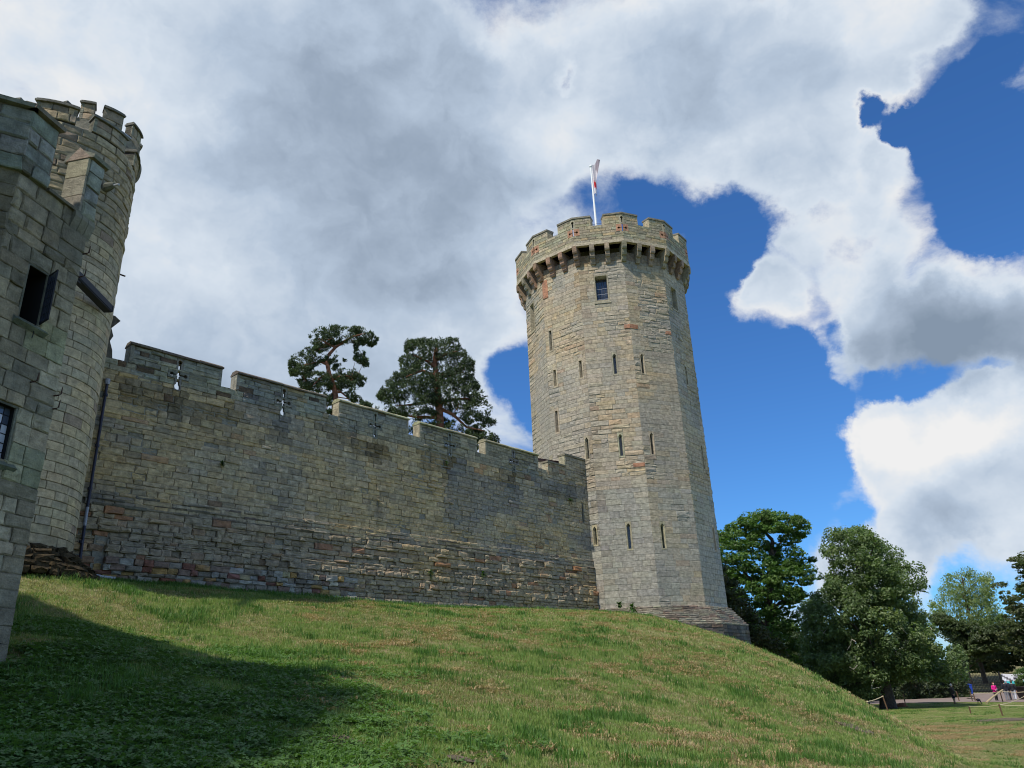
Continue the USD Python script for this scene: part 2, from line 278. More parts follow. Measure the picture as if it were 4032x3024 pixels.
# ------------------------------------------------------------------ terrain
def _terrain():
    pts = []
    for s, z in ((33, 7.2), (30.5, 7.15), (27, 7.1), (24, 7.05), (20.5, 7.0), (17.3, 6.9), (13.5, 6.9), (10, 6.95), (5, 7.05), (.4, 7.1)):
        pts.append((*wallP([s, z, .35])[:2], z)); pts.append((*wallP([s, z, -4])[:2], 7.2))
    P = lambda az, D, z: pts.append((*polar(az, D)[:2], z))
    P(5.9, 50.6, 7.05); P(7.6, 50.0, 6.8); P(9.6, 49.8, 6.45); P(12, 50.6, 5.6); P(13.9, 52.0, 5.12); P(15.4, 55.6, 4.75)
    P(-32.7, 15.05, 3.69); P(-34, 14.3, 3.45); P(-37, 13.4, 3.2); P(-31.3, 27.0, 6.65); P(-33, 26.0, 6.4); P(-36, 25.3, 6.2); P(-28, 25, 5.6); P(-24, 26.5, 5.65)
    P(-31.9, 8.6, 2.53); P(-17.8, 9.6, 2.30); P(-1.08, 11, 2.03); P(15.2, 15, 1.57); P(22.5, 19, 1.2)
    P(-18, 22, 4.15); P(-9, 24, 4.35); P(0, 30, 4.75); P(8, 33, 4.6); P(15, 36, 3.9)
    for az, D, z in ((17.77, 51, 3.7), (19.97, 44.5, 2.82), (22.0, 38.5, 1.97), (23.05, 35, 1.6), (24.53, 30, 1.17), (25.7, 26.5, .93), (26.7, 23.5, .76)):
        z -= .28 if az > 19 else .1
        P(az, D, z); P(az + 2.6, D + 4, max(z - 1.9, 0)); P(az + 6, D + 9, max(z - 3.6, 0))
    P(24.5, 42, .0); P(25.7, 33.5, .1); P(26.7, 29, .0); P(26.2, 41, 0); P(23, 54, .0); P(25, 50, 0); P(27, 36, .0)
    for q in ((-30, 60, 7), (-10, 70, 7), (0, 76, 6.0), (8, 70, 5.0), (13, 65, 3.4), (18.5, 57.5, 2.5), (18, 66, 1.6), (22, 55, .15), (20.5, 58, .5), (24, 62, 0), (26, 70, 0), (-45, 40, 7), (30, 62, 0), (38, 48, 0), (32, 33, 0), (25, 22, 0), (22, 12, .2), (14, 14, .75),
              (9, 4, 1.0), (0, 0, 1.45), (-5, 2, 1.7), (-8, 6, 2.2), (-14, 2, 2.2), (50, 60, 0), (45, 90, 0), (20, 95, 0), (0, 105, 1), (0, -15, .6), (25, -10, 0)):
        pts.append(q)
    pts = np.array(pts, float)
    rbf = RBFInterpolator(pts[:, :2], pts[:, 2], kernel='thin_plate_spline', smoothing=.02)
    xs = np.unique(np.concatenate([np.linspace(-900, -60, 15), np.arange(-60, -26, 2.), np.arange(-26, 34, .4), np.arange(34, 90, 2.), np.linspace(90, 900, 22)]))
    ys = np.unique(np.concatenate([np.linspace(-400, -20, 8), np.arange(-20, 2, 2.), np.arange(2, 60, .4), np.arange(60, 180, 2.5), np.linspace(180, 1500, 22)]))
    X, Y = np.meshgrid(xs, ys, indexing='ij'); q = np.stack([X.ravel(), Y.ravel()], 1)
    z = np.empty(len(q))
    inside = (np.abs(q[:, 0]) < 90) & (q[:, 1] > -40) & (q[:, 1] < 140)
    z[~inside] = 0; z[inside] = rbf(q[inside])
    ss = lambda a, b, t: (lambda u: u * u * (3 - 2 * u))(np.clip((t - a) / (b - a), 0, 1))
    win = (1 - ss(34, 46, q[:, 0])) * ss(-85, -60, q[:, 0]) * (1 - ss(95, 130, q[:, 1])) * ss(-35, -15, q[:, 1])
    z = np.where(z > .5, z, np.where(z < -.5, 0, (z + .5) ** 2 / 2)) * win     # soft floor at the lawn
    p3 = np.concatenate([q, np.zeros((len(q), 1))], 1)
    near = np.exp(-np.maximum(np.hypot(q[:, 0], q[:, 1]) - 45, 0) / 15)
    bump = (meshkit.fbm(p3 * .35, 4, 3) - .5) * .2 + (meshkit.fbm(p3 * 1.6 + 7, 3, 9) - .5) * .12
    z = z + bump * near * np.clip(z / 1.2, .03, 1)
    D = np.hypot(q[:, 0], q[:, 1]); az = np.degrees(np.arctan2(q[:, 0], q[:, 1]))
    z = z + ss(128, 165, D) * 4.0 * ss(24, 29, az) * (q[:, 1] > 0) + ss(160, 400, D) * 2.5
    return xs, ys, z.reshape(X.shape)
TX, TY, TZ = _terrain()
_hi = RegularGridInterpolator((TX, TY), TZ, bounds_error=False, fill_value=0)
def ground_z(x, y): return _hi(np.stack([np.asarray(x, float), np.asarray(y, float)], -1))
def gz(x, y): return float(ground_z([x], [y])[0])
_X, _Y = np.meshgrid(TX, TY, indexing='ij'); _n = len(TY)
_i, _j = np.meshgrid(np.arange(len(TX) - 1), np.arange(_n - 1), indexing='ij'); _a = (_i * _n + _j).ravel()
mk('ground', (np.stack([_X.ravel(), _Y.ravel(), TZ.ravel()], 1), np.stack([_a, _a + _n, _a + _n + 1, _a + 1], 1)), 'turf', smooth=True, kind='structure')

def sheet(name, poly, lift, mat, kind='structure', label=None, cat_=None):
    """A thin sheet draped over the ground."""
    a = sg.Polygon(poly); x0, y0, x1, y1 = a.bounds
    v2, f = trimesh.creation.triangulate_polygon(a, engine='earcut') if True else None
    m = trimesh.Trimesh(np.c_[v2, np.zeros(len(v2))], f, process=False)
    for _ in range(5): m = m.subdivide()
    v = np.array(m.vertices); v[:, 2] = ground_z(v[:, 0], v[:, 1]) + lift
    f = np.array(m.faces); nrm = np.cross(v[f[:, 1]] - v[f[:, 0]], v[f[:, 2]] - v[f[:, 0]])[:, 2]
    f[nrm < 0] = f[nrm < 0][:, ::-1]
    p = mk(name, (v, f), mat, smooth=True, kind=kind)
    return tag(p, label, cat_)
_pp = lambda L: [tuple(polar(az, D)[:2]) for az, D in L]
sheet('path', _pp([(20, 88), (23, 89), (26, 90), (28, 89), (30, 87), (33, 84), (36, 84), (36, 100), (31.2, 108), (31.2, 121), (28.3, 121), (27.8, 112), (26.8, 104), (24, 102), (20, 101)]), .02, 'tarmac')

sheet('bank', _pp([(27.3, 127), (30, 126), (36, 125), (38, 170), (33, 172), (27.3, 170)]), .06, 'dry_bank')
# ------------------------------------------------------------------ masonry
def lay(spans, z0, z1, hmin, hmax, lmin, lmax, rng, openings=()):
    """Courses of stones (u0, u1, v0, v1) between z0 and z1; spans(v) gives the free stretches at a height; openings are rectangles left free."""
    out, z = [], z0
    while z < z1 - 1e-6:
        h = rng.uniform(hmin, hmax)
        if z1 - (z + h) < hmin * .7: h = z1 - z
        v0, v1 = z, z + h; z = v1
        for ua, ub in spans((v0 + v1) / 2):
            cuts = [(ua, ub)]
            for (a, b, c, d) in openings:
                if c < v1 - .02 and d > v0 + .02 and a < ub and b > ua:
                    new = []
                    for x, y in cuts:
                        if b <= x or a >= y: new.append((x, y)); continue
                        if a > x + .02: new.append((x, a))
                        if b < y - .02: new.append((b, y))
                    cuts = new
                    a2, b2 = max(a, ua), min(b, ub)
                    if v0 < c - .03: out.append((a2, b2, v0, c))
                    if v1 > d + .03: out.append((a2, b2, d, v1))
            for x, y in cuts:
                u = x
                while u < y - 1e-6:
                    l = rng.uniform(lmin, lmax) * (1.5 if rng.random() < .12 else 1)
                    if y - (u + l) < lmin * .6: l = y - u
                    out.append((u, min(u + l, y), v0, v1)); u += l
    return out
_ring = np.array([[0, 0], [.5, 0], [1, 0], [1, .5], [1, 1], [.5, 1], [0, 1], [0, .5]])
_F = []
for _q in range(8):
    _k = (_q + 1) % 8
    _F += [[_q, _k, 8 + _k], [_q, 8 + _k, 8 + _q], [8 + _q, 8 + _k, 16 + _k], [8 + _q, 16 + _k, 16 + _q], [16 + _q, 16 + _k, 24]]
_F = np.array(_F)
def stone_mesh(r, fn, rng, gap=.012, depth=(.0, .03), bevel=.014, jit=.006, back=-.06, wob=.008):
    u0, u1, v0, v1 = r; w, h = u1 - u0, v1 - v0
    g = min(gap, w * .15, h * .15); d = rng.uniform(*depth); bv = min(bevel * rng.uniform(.6, 1.8), h * .3, w * .3)
    J = lambda s: np.array([[rng.uniform(-s, s), rng.uniform(-s, s)] for _ in range(8)])
    base = _ring * [w - 2 * g, h - 2 * g] + [u0 + g, v0 + g]
    j = J(jit)
    e = base + j
    c = np.array([(u0 + u1) / 2, (v0 + v1) / 2])
    fr = e + np.clip(c - e, -bv, bv) + J(jit * .5)
    V = np.zeros((25, 3))
    V[:8, :2] = base; V[:8, 2] = back
    V[8:16, :2] = e; V[8:16, 2] = d - bv * .8
    V[16:24, :2] = fr; V[16:24, 2] = d + np.array([rng.uniform(-wob, wob) for _ in range(8)])
    V[24] = [c[0] + rng.uniform(-.2, .2) * w, c[1] + rng.uniform(-.2, .2) * h, d + rng.uniform(-wob, wob * 1.5)]
    return fn(V), _F
def flip_for(fn):
    o = fn(np.array([[0, 0, 0.], [.01, 0, 0], [0, .01, 0], [0, 0, .01]])); return np.dot(np.cross(o[1] - o[0], o[2] - o[0]), o[3] - o[0]) < 0
def shade(c, rng, v=.16, s=.05):
    k = 1 + rng.uniform(-v, v); return np.clip([x * k * (1 + rng.uniform(-s, s)) for x in c], .01, .9)
def pick(pal, rng):
    t = rng.random() * sum(w for w, _ in pal)
    for w, c in pal:
        t -= w
        if t <= 0: return c
    return pal[-1][1]
def build_stones(items, parent, mat, eye=(0, 0, EYE), most=300, part='stone', rest='stonework', limit_all=None):
    """items: list of (v, f, tone). The ones that show largest become parts, the others one part of kind stuff."""
    e = np.array(eye, float); size = []
    for v, f, t in items:
        c = v.mean(0); D = np.linalg.norm(c - e); ext = np.ptp(v[8:16], axis=0); size.append(np.linalg.norm(ext[:2]) * ext[2] / D ** 2)
    order = np.argsort(-np.array(size)); own = set(order[:most].tolist())
    V, F, T, n = [], [], [], 0
    for i, (v, f, t) in enumerate(items):
        if i in own: mk(part, (v, f), mat, parent, tone=t)
        else:
            V.append(v); F.append(f + n); T.append(np.tile(t, (len(v), 1))); n += len(v)
    if V: mk(rest, (np.vstack(V), np.vstack(F)), mat, parent, tone=np.vstack(T), kind='stuff')
def masonry(rects, fn, rng, palette, tint=None, **kw):
    fl = flip_for(fn); F = _F[:, ::-1] if fl else _F; out = []
    for r in rects:
        if r[1] - r[0] < .03 or r[3] - r[2] < .03: continue
        p = palette(r) if callable(palette) else palette
        v, _ = stone_mesh(r, fn, rng, **(kw if not callable(kw.get('style')) else kw['style'](r)))
        out.append((v, F, shade(pick(p, rng), rng)))
    return out
BUFF = [(6, (0.366, 0.318, 0.239)), (4, (0.345, 0.304, 0.231)), (1.6, (0.383, 0.322, 0.225)), (1.2, (0.314, 0.285, 0.228)), (0.35, (0.360, 0.279, 0.198))]
BUFF_PALE = [(6, (0.333, 0.314, 0.257)), (4, (0.320, 0.304, 0.251)), (0.8, (0.344, 0.317, 0.243)), (0.8, (0.308, 0.296, 0.258)), (0.15, (0.326, 0.269, 0.209))]
WALLP = [(6, (0.432, 0.351, 0.223)), (5, (0.402, 0.333, 0.222)), (2, (0.370, 0.311, 0.224)), (1.5, (0.454, 0.354, 0.209)), (0.25, (0.387, 0.259, 0.158)), (0.6, (0.311, 0.263, 0.185))]
WALL_LOW = [(5, (0.386, 0.305, 0.195)), (4, (0.347, 0.282, 0.189)), (1, (0.403, 0.282, 0.174)), (0.35, (0.354, 0.192, 0.109)), (1, (0.435, 0.350, 0.227))]
WALL_FOOT = [(3, (0.270, 0.227, 0.168)), (2.4, (0.257, 0.176, 0.126)), (1, (0.216, 0.098, 0.066)), (1, (0.432, 0.280, 0.108)), (1.5, (0.338, 0.312, 0.252)), (0.5, (0.486, 0.442, 0.324))]
MERLON_OLD = [(4, (0.317, 0.323, 0.259)), (3, (0.275, 0.271, 0.218)), (1.5, (0.303, 0.259, 0.172)), (0.8, (0.123, 0.090, 0.063))]
MERLON_NEW = [(5, (0.280, 0.265, 0.206)), (3, (0.245, 0.238, 0.194)), (2, (0.322, 0.299, 0.231))]
GATEP = [(4, (0.426, 0.352, 0.224)), (3, (0.359, 0.304, 0.202)), (2, (0.325, 0.280, 0.197)), (1.5, (0.475, 0.371, 0.227))]
ROUNDP = [(5, (0.393, 0.326, 0.210)), (3, (0.351, 0.299, 0.204)), (2, (0.438, 0.347, 0.212)), (0.7, (0.266, 0.207, 0.148))]

# ---------------------------------------------------------------- the tall twelve-sided tower
def build_tower():
    rng = random.Random(11)
    t = thing('stone_tower', 'tall twelve sided buff stone tower with overhanging battlements and a flagpole on top', 'tower')
    R, R2, ZB, ZT = 6.65, 7.3, 7.35, 34.0
    L = 2 * R * S15
    # openings: face, u, z0, z1, half width, kind
    SL = [(0, .35, 23.57, 25.0, 'p'), (1, -1.02, 23.54, 24.94, 'p'), (0, .23, 17.49, 18.93, 'p'), (1, -.96, 17.54, 18.96, 'p'), (-1, 1.26, 17.53, 18.95, 'p'), (2, .95, 17.16, 18.81, 'p'), (2, .04, 23.41, 24.89, 'r'),
          (-1, -1.22, 26.52, 28.16, 'r'), (-1, -1.04, 23.59, 24.87, 'r'), (-1, 1.27, 23.61, 24.93, 'r'), (-1, -1.13, 20.01, 21.65, 'r'), (-1, 1.35, 11.6, 12.68, 'p'), (0, .2, 11.16, 12.71, 'p'), (1, -.9, 11.13, 12.64, 'p'), (2, 1.05, 11.34, 12.86, 'p')]
    WIN = [(0, -.1, 29.5, 31.5, .46), (-2, -.45, 29.3, 31.6, .38), (2, -.42, 29.5, 31.3, .42)]
    core = extrude(dodecagon(R - .025), 3.0, 33.45) + extrude(dodecagon(R - 1.0), 33.4, 34.4)
    op = {k: [] for k in range(-3, 4)}
    for k, u, a, b, kind in SL:
        op[k].append((u - .2, u + .2, a - .12, b + .22))
        core -= manifold(mapped(box(u - .2, u + .2, a - .12, b + .22, -.8, .1), faceP(k, R)))
    for k, u, a, b, hw in WIN:
        op[k].append((u - hw - .06, u + hw + .06, a - .1, b + .16))
        core -= manifold(mapped(box(u - hw - .05, u + hw + .05, a - .09, b + .15, -.9, .1), faceP(k, R)))
    # doorway onto the wall walk
    op[-1].append((-.35, .5, 15.4, 17.3)); core -= manifold(mapped(box(-.35, .5, 15.4, 17.3, -1.2, .1), faceP(-1, R)))
    mk('tower_core', core, 'tower_mortar', t)
    mk('doorway', mapped(box(-.36, .51, 15.39, 17.31, -1.19, -1.1), faceP(-1, R)), 'painted_dark', t)
    # facing stones
    zs, z = [], ZB
    items = []
    crs = []
    while z < 33.4:
        h = rng.uniform(.30, .44) if z < 15 else rng.uniform(.24, .40); z1 = min(z + h, 33.46)
        if 33.46 - z1 < .15: z1 = 33.46
        crs.append((z, z1)); z = z1
    for k in range(-3, 4):
        fn = faceP(k, R)
        for (a, b) in crs:
            hh = (b - a)
            up = a > 21
            rs = lay(lambda v: [(-L / 2, L / 2)], a, b, hh, hh, .45, 1.15, rng, op[k])
            for r in rs:
                nz = meshkit.noise(np.array([[r[0] * .5 + k * 3, r[2] * .3, 4.]]))[0]
                worn = nz > (.72 if a < 16 else .58)
                pal = (BUFF if a > 15 else BUFF_PALE)
                c = shade(pick(pal, rng), rng, .07, .02)
                zn = meshkit.fbm(np.array([[r[0] * .45 + k * 1.7, r[2] * .22, 31.]]), 3)[0]
                c = c * (np.array([1.07, 1.0, .90]) if zn > .54 else (np.array([.86, .88, .92]) if zn < .42 else 1.0))
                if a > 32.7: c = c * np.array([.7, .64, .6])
                edge_streak = k in (0,) and r[0] < -L / 2 + .1 or k == -1 and r[1] > L / 2 - .1
                if edge_streak and r[1] - r[0] < .75: c = c * np.array([.84, .80, .78])
                elif nz < .3: c = c * .6 + np.array([.30, .28, .24]) * .4
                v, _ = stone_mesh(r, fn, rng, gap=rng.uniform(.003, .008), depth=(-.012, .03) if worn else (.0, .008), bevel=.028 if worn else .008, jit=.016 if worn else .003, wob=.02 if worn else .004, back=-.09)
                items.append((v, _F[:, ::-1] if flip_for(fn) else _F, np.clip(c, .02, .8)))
    # a few red sandstone blocks
    for (k, u0, u1, z0, z1) in ((0, 1.25, 1.72, 27.0, 27.35), (1, -1.72, -1.1, 27.0, 27.35), (1, 1.2, 1.72, 26.9, 27.2), (0, .9, 1.72, 16.6, 16.9), (-1, -1.72, -1.2, 31.0, 32.6)):
        v, _ = stone_mesh((u0, u1, z0, z1), faceP(k, R), rng, depth=(.03, .045)); items.append((v, _F[:, ::-1] if flip_for(faceP(k, R)) else _F, np.array([.36, .18, .11])))
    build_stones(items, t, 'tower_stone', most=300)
    # slits: dressed surround cut by a splayed slit, glass or dark behind
    for k, u, a, b, kind in SL:
        fn = faceP(k, R)
        blk = manifold(box(u - .2, u + .2, a - .12, b + .22, -.5, .012))
        if kind == 'p':
            hole = extrude([(u - .085, a), (u + .085, a), (u + .085, b - .1), (u, b + .04), (u - .085, b - .1)], -.6, .1)
            sp = m3.Manifold.hull_points(np.array([[u + sx * (.15 if w > -.05 else .085), a - (.02 if w > -.05 else 0) if zz == 0 else (b - .06 if zz == 1 else b + .13), w] for w in (.05, -.14) for sx, zz in ((-1, 0), (1, 0), (1, 1), (-1, 1), (0, 2))]))
        else:
            hole = manifold(box(u - .085, u + .085, a, b, -.6, .1))
            sp = m3.Manifold.hull_points(np.array([[u + x, zz, w] for w, x0, x1 in ((.05, -.17, .09), (-.2, -.085, .085)) for x in (x0, x1) for zz in (a, b)]))
        mk('window_surround', mapped(blk - hole - sp, fn), 'tower_stone', t, tone=shade((.36, .315, .22), rng, .08))
        w = mk('slit_pane', mapped(box(u - .12, u + .12, a - .05, b + .08, -.34, -.31), fn), 'glass_dark' if kind == 'p' else 'painted_dark', t)
        if kind == 'p' and k == 0:
            bars = []
            for i in range(9):
                z0 = a + i * (b - a) / 9
                for s in (-1, 1):
                    bars.append(tube([[u - .1 * s, z0, -.295], [u + .1 * s, z0 + .17, -.295]], .008, 4))
            mk('lead_lattice', mapped(cat(bars), fn), 'lead', t)
    for k, u, a, b, hw in WIN:
        fn = faceP(k, R)
        fr = manifold(box(u - hw - .06, u + hw + .06, a - .1, b + .16, -.7, .03)) - manifold(box(u - hw + .05, u + hw - .05, a + .02, b - .02, -.8, .1)) - m3.Manifold.hull_points(np.array([[u + sx * x, a + .02 if zz == 0 else b + d, w] for w, x, d in ((.1, hw - .0, .1), (-.3, hw - .05, -.02)) for sx in (-1, 1) for zz in (0, 1)]))
        mk('window_surround', mapped(fr, fn), 'tower_stone', t, tone=(.33, .29, .2))
        p = mk('window_pane', mapped(box(u - hw + .03, u + hw - .03, a, b - .01, -.52, -.5), fn), 'glass_pane', t)
        if k != 0: continue
        gb = [tube([[u - hw + .1 + i * (2 * hw - .2) / 4, a, -.36], [u - hw + .1 + i * (2 * hw - .2) / 4, b, -.36]], .016, 5) for i in range(5)]
        mk('window_bars', mapped(cat(gb), fn), 'iron', t)
        mk('window_crossbars', mapped(cat([tube([[u - hw, a + q, -.2], [u + hw, a + q + .02, -.2]], .014, 5) for q in (.18, .6, 1.05)]), fn), 'pipe_grey', t)
        mk('window_sill', mapped(box(u - hw - .15, u + hw + .15, a - .24, a - .1, -.1, .05), fn), 'tower_stone', t, tone=(.33, .3, .22))
    # corbels
    prof = [(0, 32.55), (.13, 32.58), (.22, 32.7), (.25, 32.9), (.25, 32.96), (.38, 33.0), (.47, 33.12), (.50, 33.34), (.50, 33.4), (.62, 33.44), (.67, 33.56), (.685, 33.8), (.685, 34.02), (-.5, 34.02), (-.5, 32.55)]
    for k in range(-3, 4):
        for i in range(3):
            u = -L / 2 + i * L / 3
            if k == -3 and i == 0: continue
            fn = faceP(k, R)
            w = rng.uniform(.17, .2)
            c = manifold(trimesh.Trimesh(*_prism([(a, b) for a, b in prof], -w, w), process=False))
            v, f, _ = meshkit.arrays(c)
            if i == 0:      # on the corner: point it along the bisector
                h = TH - math.radians(30 * k - 15); m = np.array([math.sin(h), math.cos(h)]); tt = np.array([-m[1], m[0]]); o = TC + m * (R + .0)
                q = np.c_[o + v[:, 2:3] * tt + v[:, :1] * m * 1.02, v[:, 1:2]]
            else: q = fn(np.stack([v[:, 2] + u, v[:, 1], v[:, 0]], 1))
            red = rng.random() < (.55 if k < 1 else .3)
            mk('corbel', (q, f), 'tower_stone', t, tone=shade((.27, .175, .12) if red else (.28, .235, .165), rng))
    # parapet
    ring = lambda Ro, Ri, a, b: extrude(dodecagon(Ro), a, b) - extrude(dodecagon(Ri), a - 1, b + 1)
    def loop_cut(j):       # cross loop on corner j (between face j and j+1), in world space
        h = TH - math.radians(30 * j + 15); m = np.array([math.sin(h), math.cos(h)]); tt = np.array([-m[1], m[0]]); o = TC + m * R2
        fn = lambda a: (lambda a: np.concatenate([o + a[:, :1] * tt + a[:, 2:3] * m, a[:, 1:2]], 1))(np.asarray(a, float))
        def cyl(u, z, r): return m3.CrossSection.circle(r, 16).extrude(2.2).translate([0, 0, -1.7]).translate([u, z, 0])
        s = manifold(box(-.05, .05, 34.88, 36.2, -1.7, .5)) + manifold(box(-.27, .27, 35.18, 35.24, -1.7, .5)) + cyl(0, 36.1, .11) + cyl(0, 34.92, .085) + cyl(-.28, 35.21, .095) + cyl(.28, 35.21, .095)
        s += m3.Manifold.hull_points(np.array([[x * d, z, w] for w, d in ((-.12, .07), (-1.0, .6)) for x in (-1, 1) for z in (34.9, 36.1)]))
        return manifold(mapped(s, fn)), fn
    cuts = {j: loop_cut(j) for j in range(-4, 4)}
    body = ring(R2 - .05, R2 - .3, 34.15, 34.6) + ring(R2 - .05, R2 - .6, 34.6, 35.62)
    allcut = m3.Manifold.batch_boolean([c for c, _ in cuts.values()], m3.OpType.Add)
    mk('parapet_core', body - allcut, 'mortar', t)
    mk('roof', extrude(dodecagon(R2 - .62), 34.62, 34.7), 'lead', t)
    mk('machicolation_floor', extrude(dodecagon(R2 - .32), 34.5, 34.6), 'painted_dark', t)  # painted near-black for the deep shade behind the corbels
    band = ring(R2 + .035, R2 - .26, 33.98, 34.24)
    L2 = 2 * R2 * S15
    mk('string_course', band, 'tower_stone', t, tone=(.42, .36, .26))
    HM = L2 / 2 - .5
    items = []
    for k in range(-3, 4):
        fn = faceP(k, R2)
        ops = [(-L2 / 2 - .01, -L2 / 2 + .2, 34.75, 36.32), (L2 / 2 - .2, L2 / 2 + .01, 34.75, 36.32), (-L2 / 2 - .01, -L2 / 2 + .48, 34.92, 35.52), (L2 / 2 - .48, L2 / 2 + .01, 34.92, 35.52)]
        rs = lay(lambda v: [(-L2 / 2, L2 / 2)] if v < 35.66 else [(-L2 / 2, -.5), (.5, L2 / 2)], 34.2, 35.66, .2, .29, .4, .95, rng, ops) + lay(lambda v: [(-L2 / 2, -.5), (.5, L2 / 2)], 35.66, 36.42, .22, .3, .4, .95, rng, ops)
        rs = [r for r in rs if r[1] - r[0] > .05]
        items += masonry(rs, fn, rng, [(4, (.33, .29, .195)), (2, (.29, .265, .19)), (2, (.25, .225, .16)), (1, (.36, .29, .17))], gap=.009, depth=(.0, .014), bevel=.01)
    build_stones(items, t, 'tower_stone', most=140, part='parapet_stone', rest='parapet_stonework')
    for j in range(-4, 4):
        h = TH - math.radians(30 * j + 15); m = np.array([math.sin(h), math.cos(h)])
        def sector(hw, a, b, Ro, Ri):
            fnl = cuts[j][1]
            return ring(Ro, Ri, a, b) ^ manifold(mapped(box(-hw, hw, a - .5, b + .5, -1.5, .6), fnl))
        mcore = (sector(HM * math.cos(math.radians(15)) + .0, 35.62, 36.42, R2 - .05, R2 - .6)) - cuts[j][0]
        M = mk('merlon', mcore, 'mortar', t)
        cw = sector(HM * math.cos(math.radians(15)) + .03, 36.42, 36.56, R2 + .07, R2 - .65)
        mk('coping', cw, 'tower_stone', M, tone=(.2, .185, .15))
        # end faces of the merlon
        mk('end_stone', (sector(HM * C15 + .004, 35.66, 36.42, R2 + .005, R2 - .55) - sector(HM * C15 - .1, 35, 37, R2 + .3, R2 - .9)), 'tower_stone', M, tone=(.38, .325, .215))
        if -3 <= j <= 3 or True:
            mk('loop_stone', sector(.2, 35.52, 36.32, R2 + .012, R2 - .3) - cuts[j][0], 'tower_stone', M, tone=(.31, .28, .2))
            mk('loop_stone', sector(.48, 34.92, 35.52, R2 + .014, R2 - .3) - cuts[j][0], 'tower_stone', M, tone=(.38, .21, .135), label='red sandstone plaque around a cross shaped arrow loop')
            mk('loop_stone', sector(.2, 34.75, 34.92, R2 + .012, R2 - .3) - cuts[j][0], 'tower_stone', M, tone=(.33, .29, .2))
    rl = []
    for k in range(-3, 4):
        for z in (35.95, 36.1, 36.25): rl.append(mapped(trimesh.Trimesh(*tube([[-.55, z, -.75], [.55, z, -.75]], .014, 5), process=False), faceP(k, R2)))
        mk('guard_rail', cat(rl[-3:]), 'iron', t)
    # small lead roofed stair head that looks over the parapet
    q = TC + 4.4 * np.array([-.83, -.32]); hd = thing.__name__
    tr = mk('stair_head', cat([box(q[0] - .95, q[0] + .95, q[1] - .95, q[1] + .95, 34.6, 36.9)]), 'tower_stone', t, tone=(.33, .3, .2))
    pyr = m3.Manifold.hull_points(np.array([[q[0] + x * 1.15, q[1] + y * 1.15, z] for x in (-1, 1) for y in (-1, 1) for z in (36.9, 37.0)] + [[q[0], q[1], 37.6]]))
    mk('stair_head_roof', pyr, 'lead', tr)
    # sloped, stepped footing and dark plinth
    n = 9
    items = []
    for i in range(n):
        z0 = 7.45 - (i + 1) * .138; Ri = R + .12 + (7.85 - R - .12) * (i + 1) / n
        mk('footing_core', extrude(dodecagon(Ri - .04), z0 - .3, z0 + .12), 'mortar_dark', t)
        Lr = 2 * Ri * S15
        for k in range(-3, 4):
            rs = lay(lambda v: [(-Lr / 2, Lr / 2)], z0, z0 + .134, .134, .134, .35, .9, rng)
            items += masonry(rs, faceP(k, Ri), rng, [(3, (.23, .20, .155)), (1, (.20, .15, .115)), (2, (.27, .25, .19))], gap=.005, depth=(-.03, .03), bevel=.025, jit=.012, wob=.015, back=-.3)
    build_stones(items, t, 'wall_stone', most=120, part='footing_stone', rest='footing_stonework')
    mk('plinth_core', extrude(dodecagon(7.78), 2.5, 6.2), 'mortar_dark', t)
    Lr = 2 * 7.85 * S15; items = []
    for k in range(-1, 4):
        rs = lay(lambda v: [(-Lr / 2, Lr / 2)], 3.0, 6.2, .2, .3, .4, .8, rng)
        items += masonry(rs, faceP(k, 7.85), rng, [(4, (.095, .088, .08)), (2, (.12, .10, .085)), (1, (.16, .12, .09))], gap=.008, depth=(-.02, .02), bevel=.012)
    build_stones(items, t, 'wall_stone', most=120, part='plinth_stone', rest='plinth_stonework')
    return t
def _prism(poly, z0, z1):
    m = extrude(poly, z0, z1); v, f, _ = meshkit.arrays(m); return v, f
tower = build_tower()

# flagpole and flag on the tower
FP = polar(7.84, 57.2, 34.6)
fp = thing('flagpole', 'slender white flagpole standing on the roof of the tall tower', 'flagpole', FP)
mk('pole', tube([[0, 0, 0], [0, 0, 5], [0, 0, 11.1]], [.12, .1, .06], 10), 'white_paint', fp)
mk('finial', trimesh.creation.icosphere(2, .13).apply_translation([0, 0, 11.2]), 'white_paint', fp)
mk('foot_plate', box(-.3, .3, -.3, .3, 0, .06), 'iron', fp)
def flag():
    f0 = thing('flag', 'limp white flag with a red patch wrapped around the top of the flagpole', 'flag', FP)
    N, Mv = 22, 26; V, T, F = [], [], []
    for j in range(Mv + 1):
        tz = j / Mv
        for i in range(N + 1):
            a = i / N
            # hoist between 8.3 and 11.0; the cloth hangs in folds and its tip is lifted above the truck
            z = 8.2 + 2.8 * tz; lift = max(0, tz - .55) / .45
            w = (.2 + .5 * tz) * a
            x = .07 + w * (.75 - .25 * lift) + .10 * math.sin(9 * a + 3 * tz) * a
            y = -.05 + .22 * math.sin(7 * a + 5 * tz) * a
            zz = z - .5 * w * (1 - lift) + lift * (1.35 * a - .55 * a * a) + .08 * math.sin(11 * a)
            x += lift * (.5 * a * a)
            V.append((x, y, zz))
            red = abs(tz - .52 + .25 * a) < .13 and .25 < a < .95
            grey = lift * a > .35 and a > .5
            T.append((.62, .04, .05) if red else ((.60, .57, .6) if not grey else (.26, .22, .25)))
    for j in range(Mv):
        for i in range(N):
            a = j * (N + 1) + i; F.append([a, a + 1, a + N + 2, a + N + 1])
    mk('cloth', (np.array(V), np.array(F)), 'cloth', f0, tone=np.array(T), smooth=True)
    mk('toggle', tube([[.0, .0, 8.2], [.07, 0, 8.25]], .03, 6), 'white_paint', f0)
    mk('toggle', tube([[.0, .0, 10.9], [.07, 0, 10.95]], .03, 6), 'white_paint', f0)
flag()

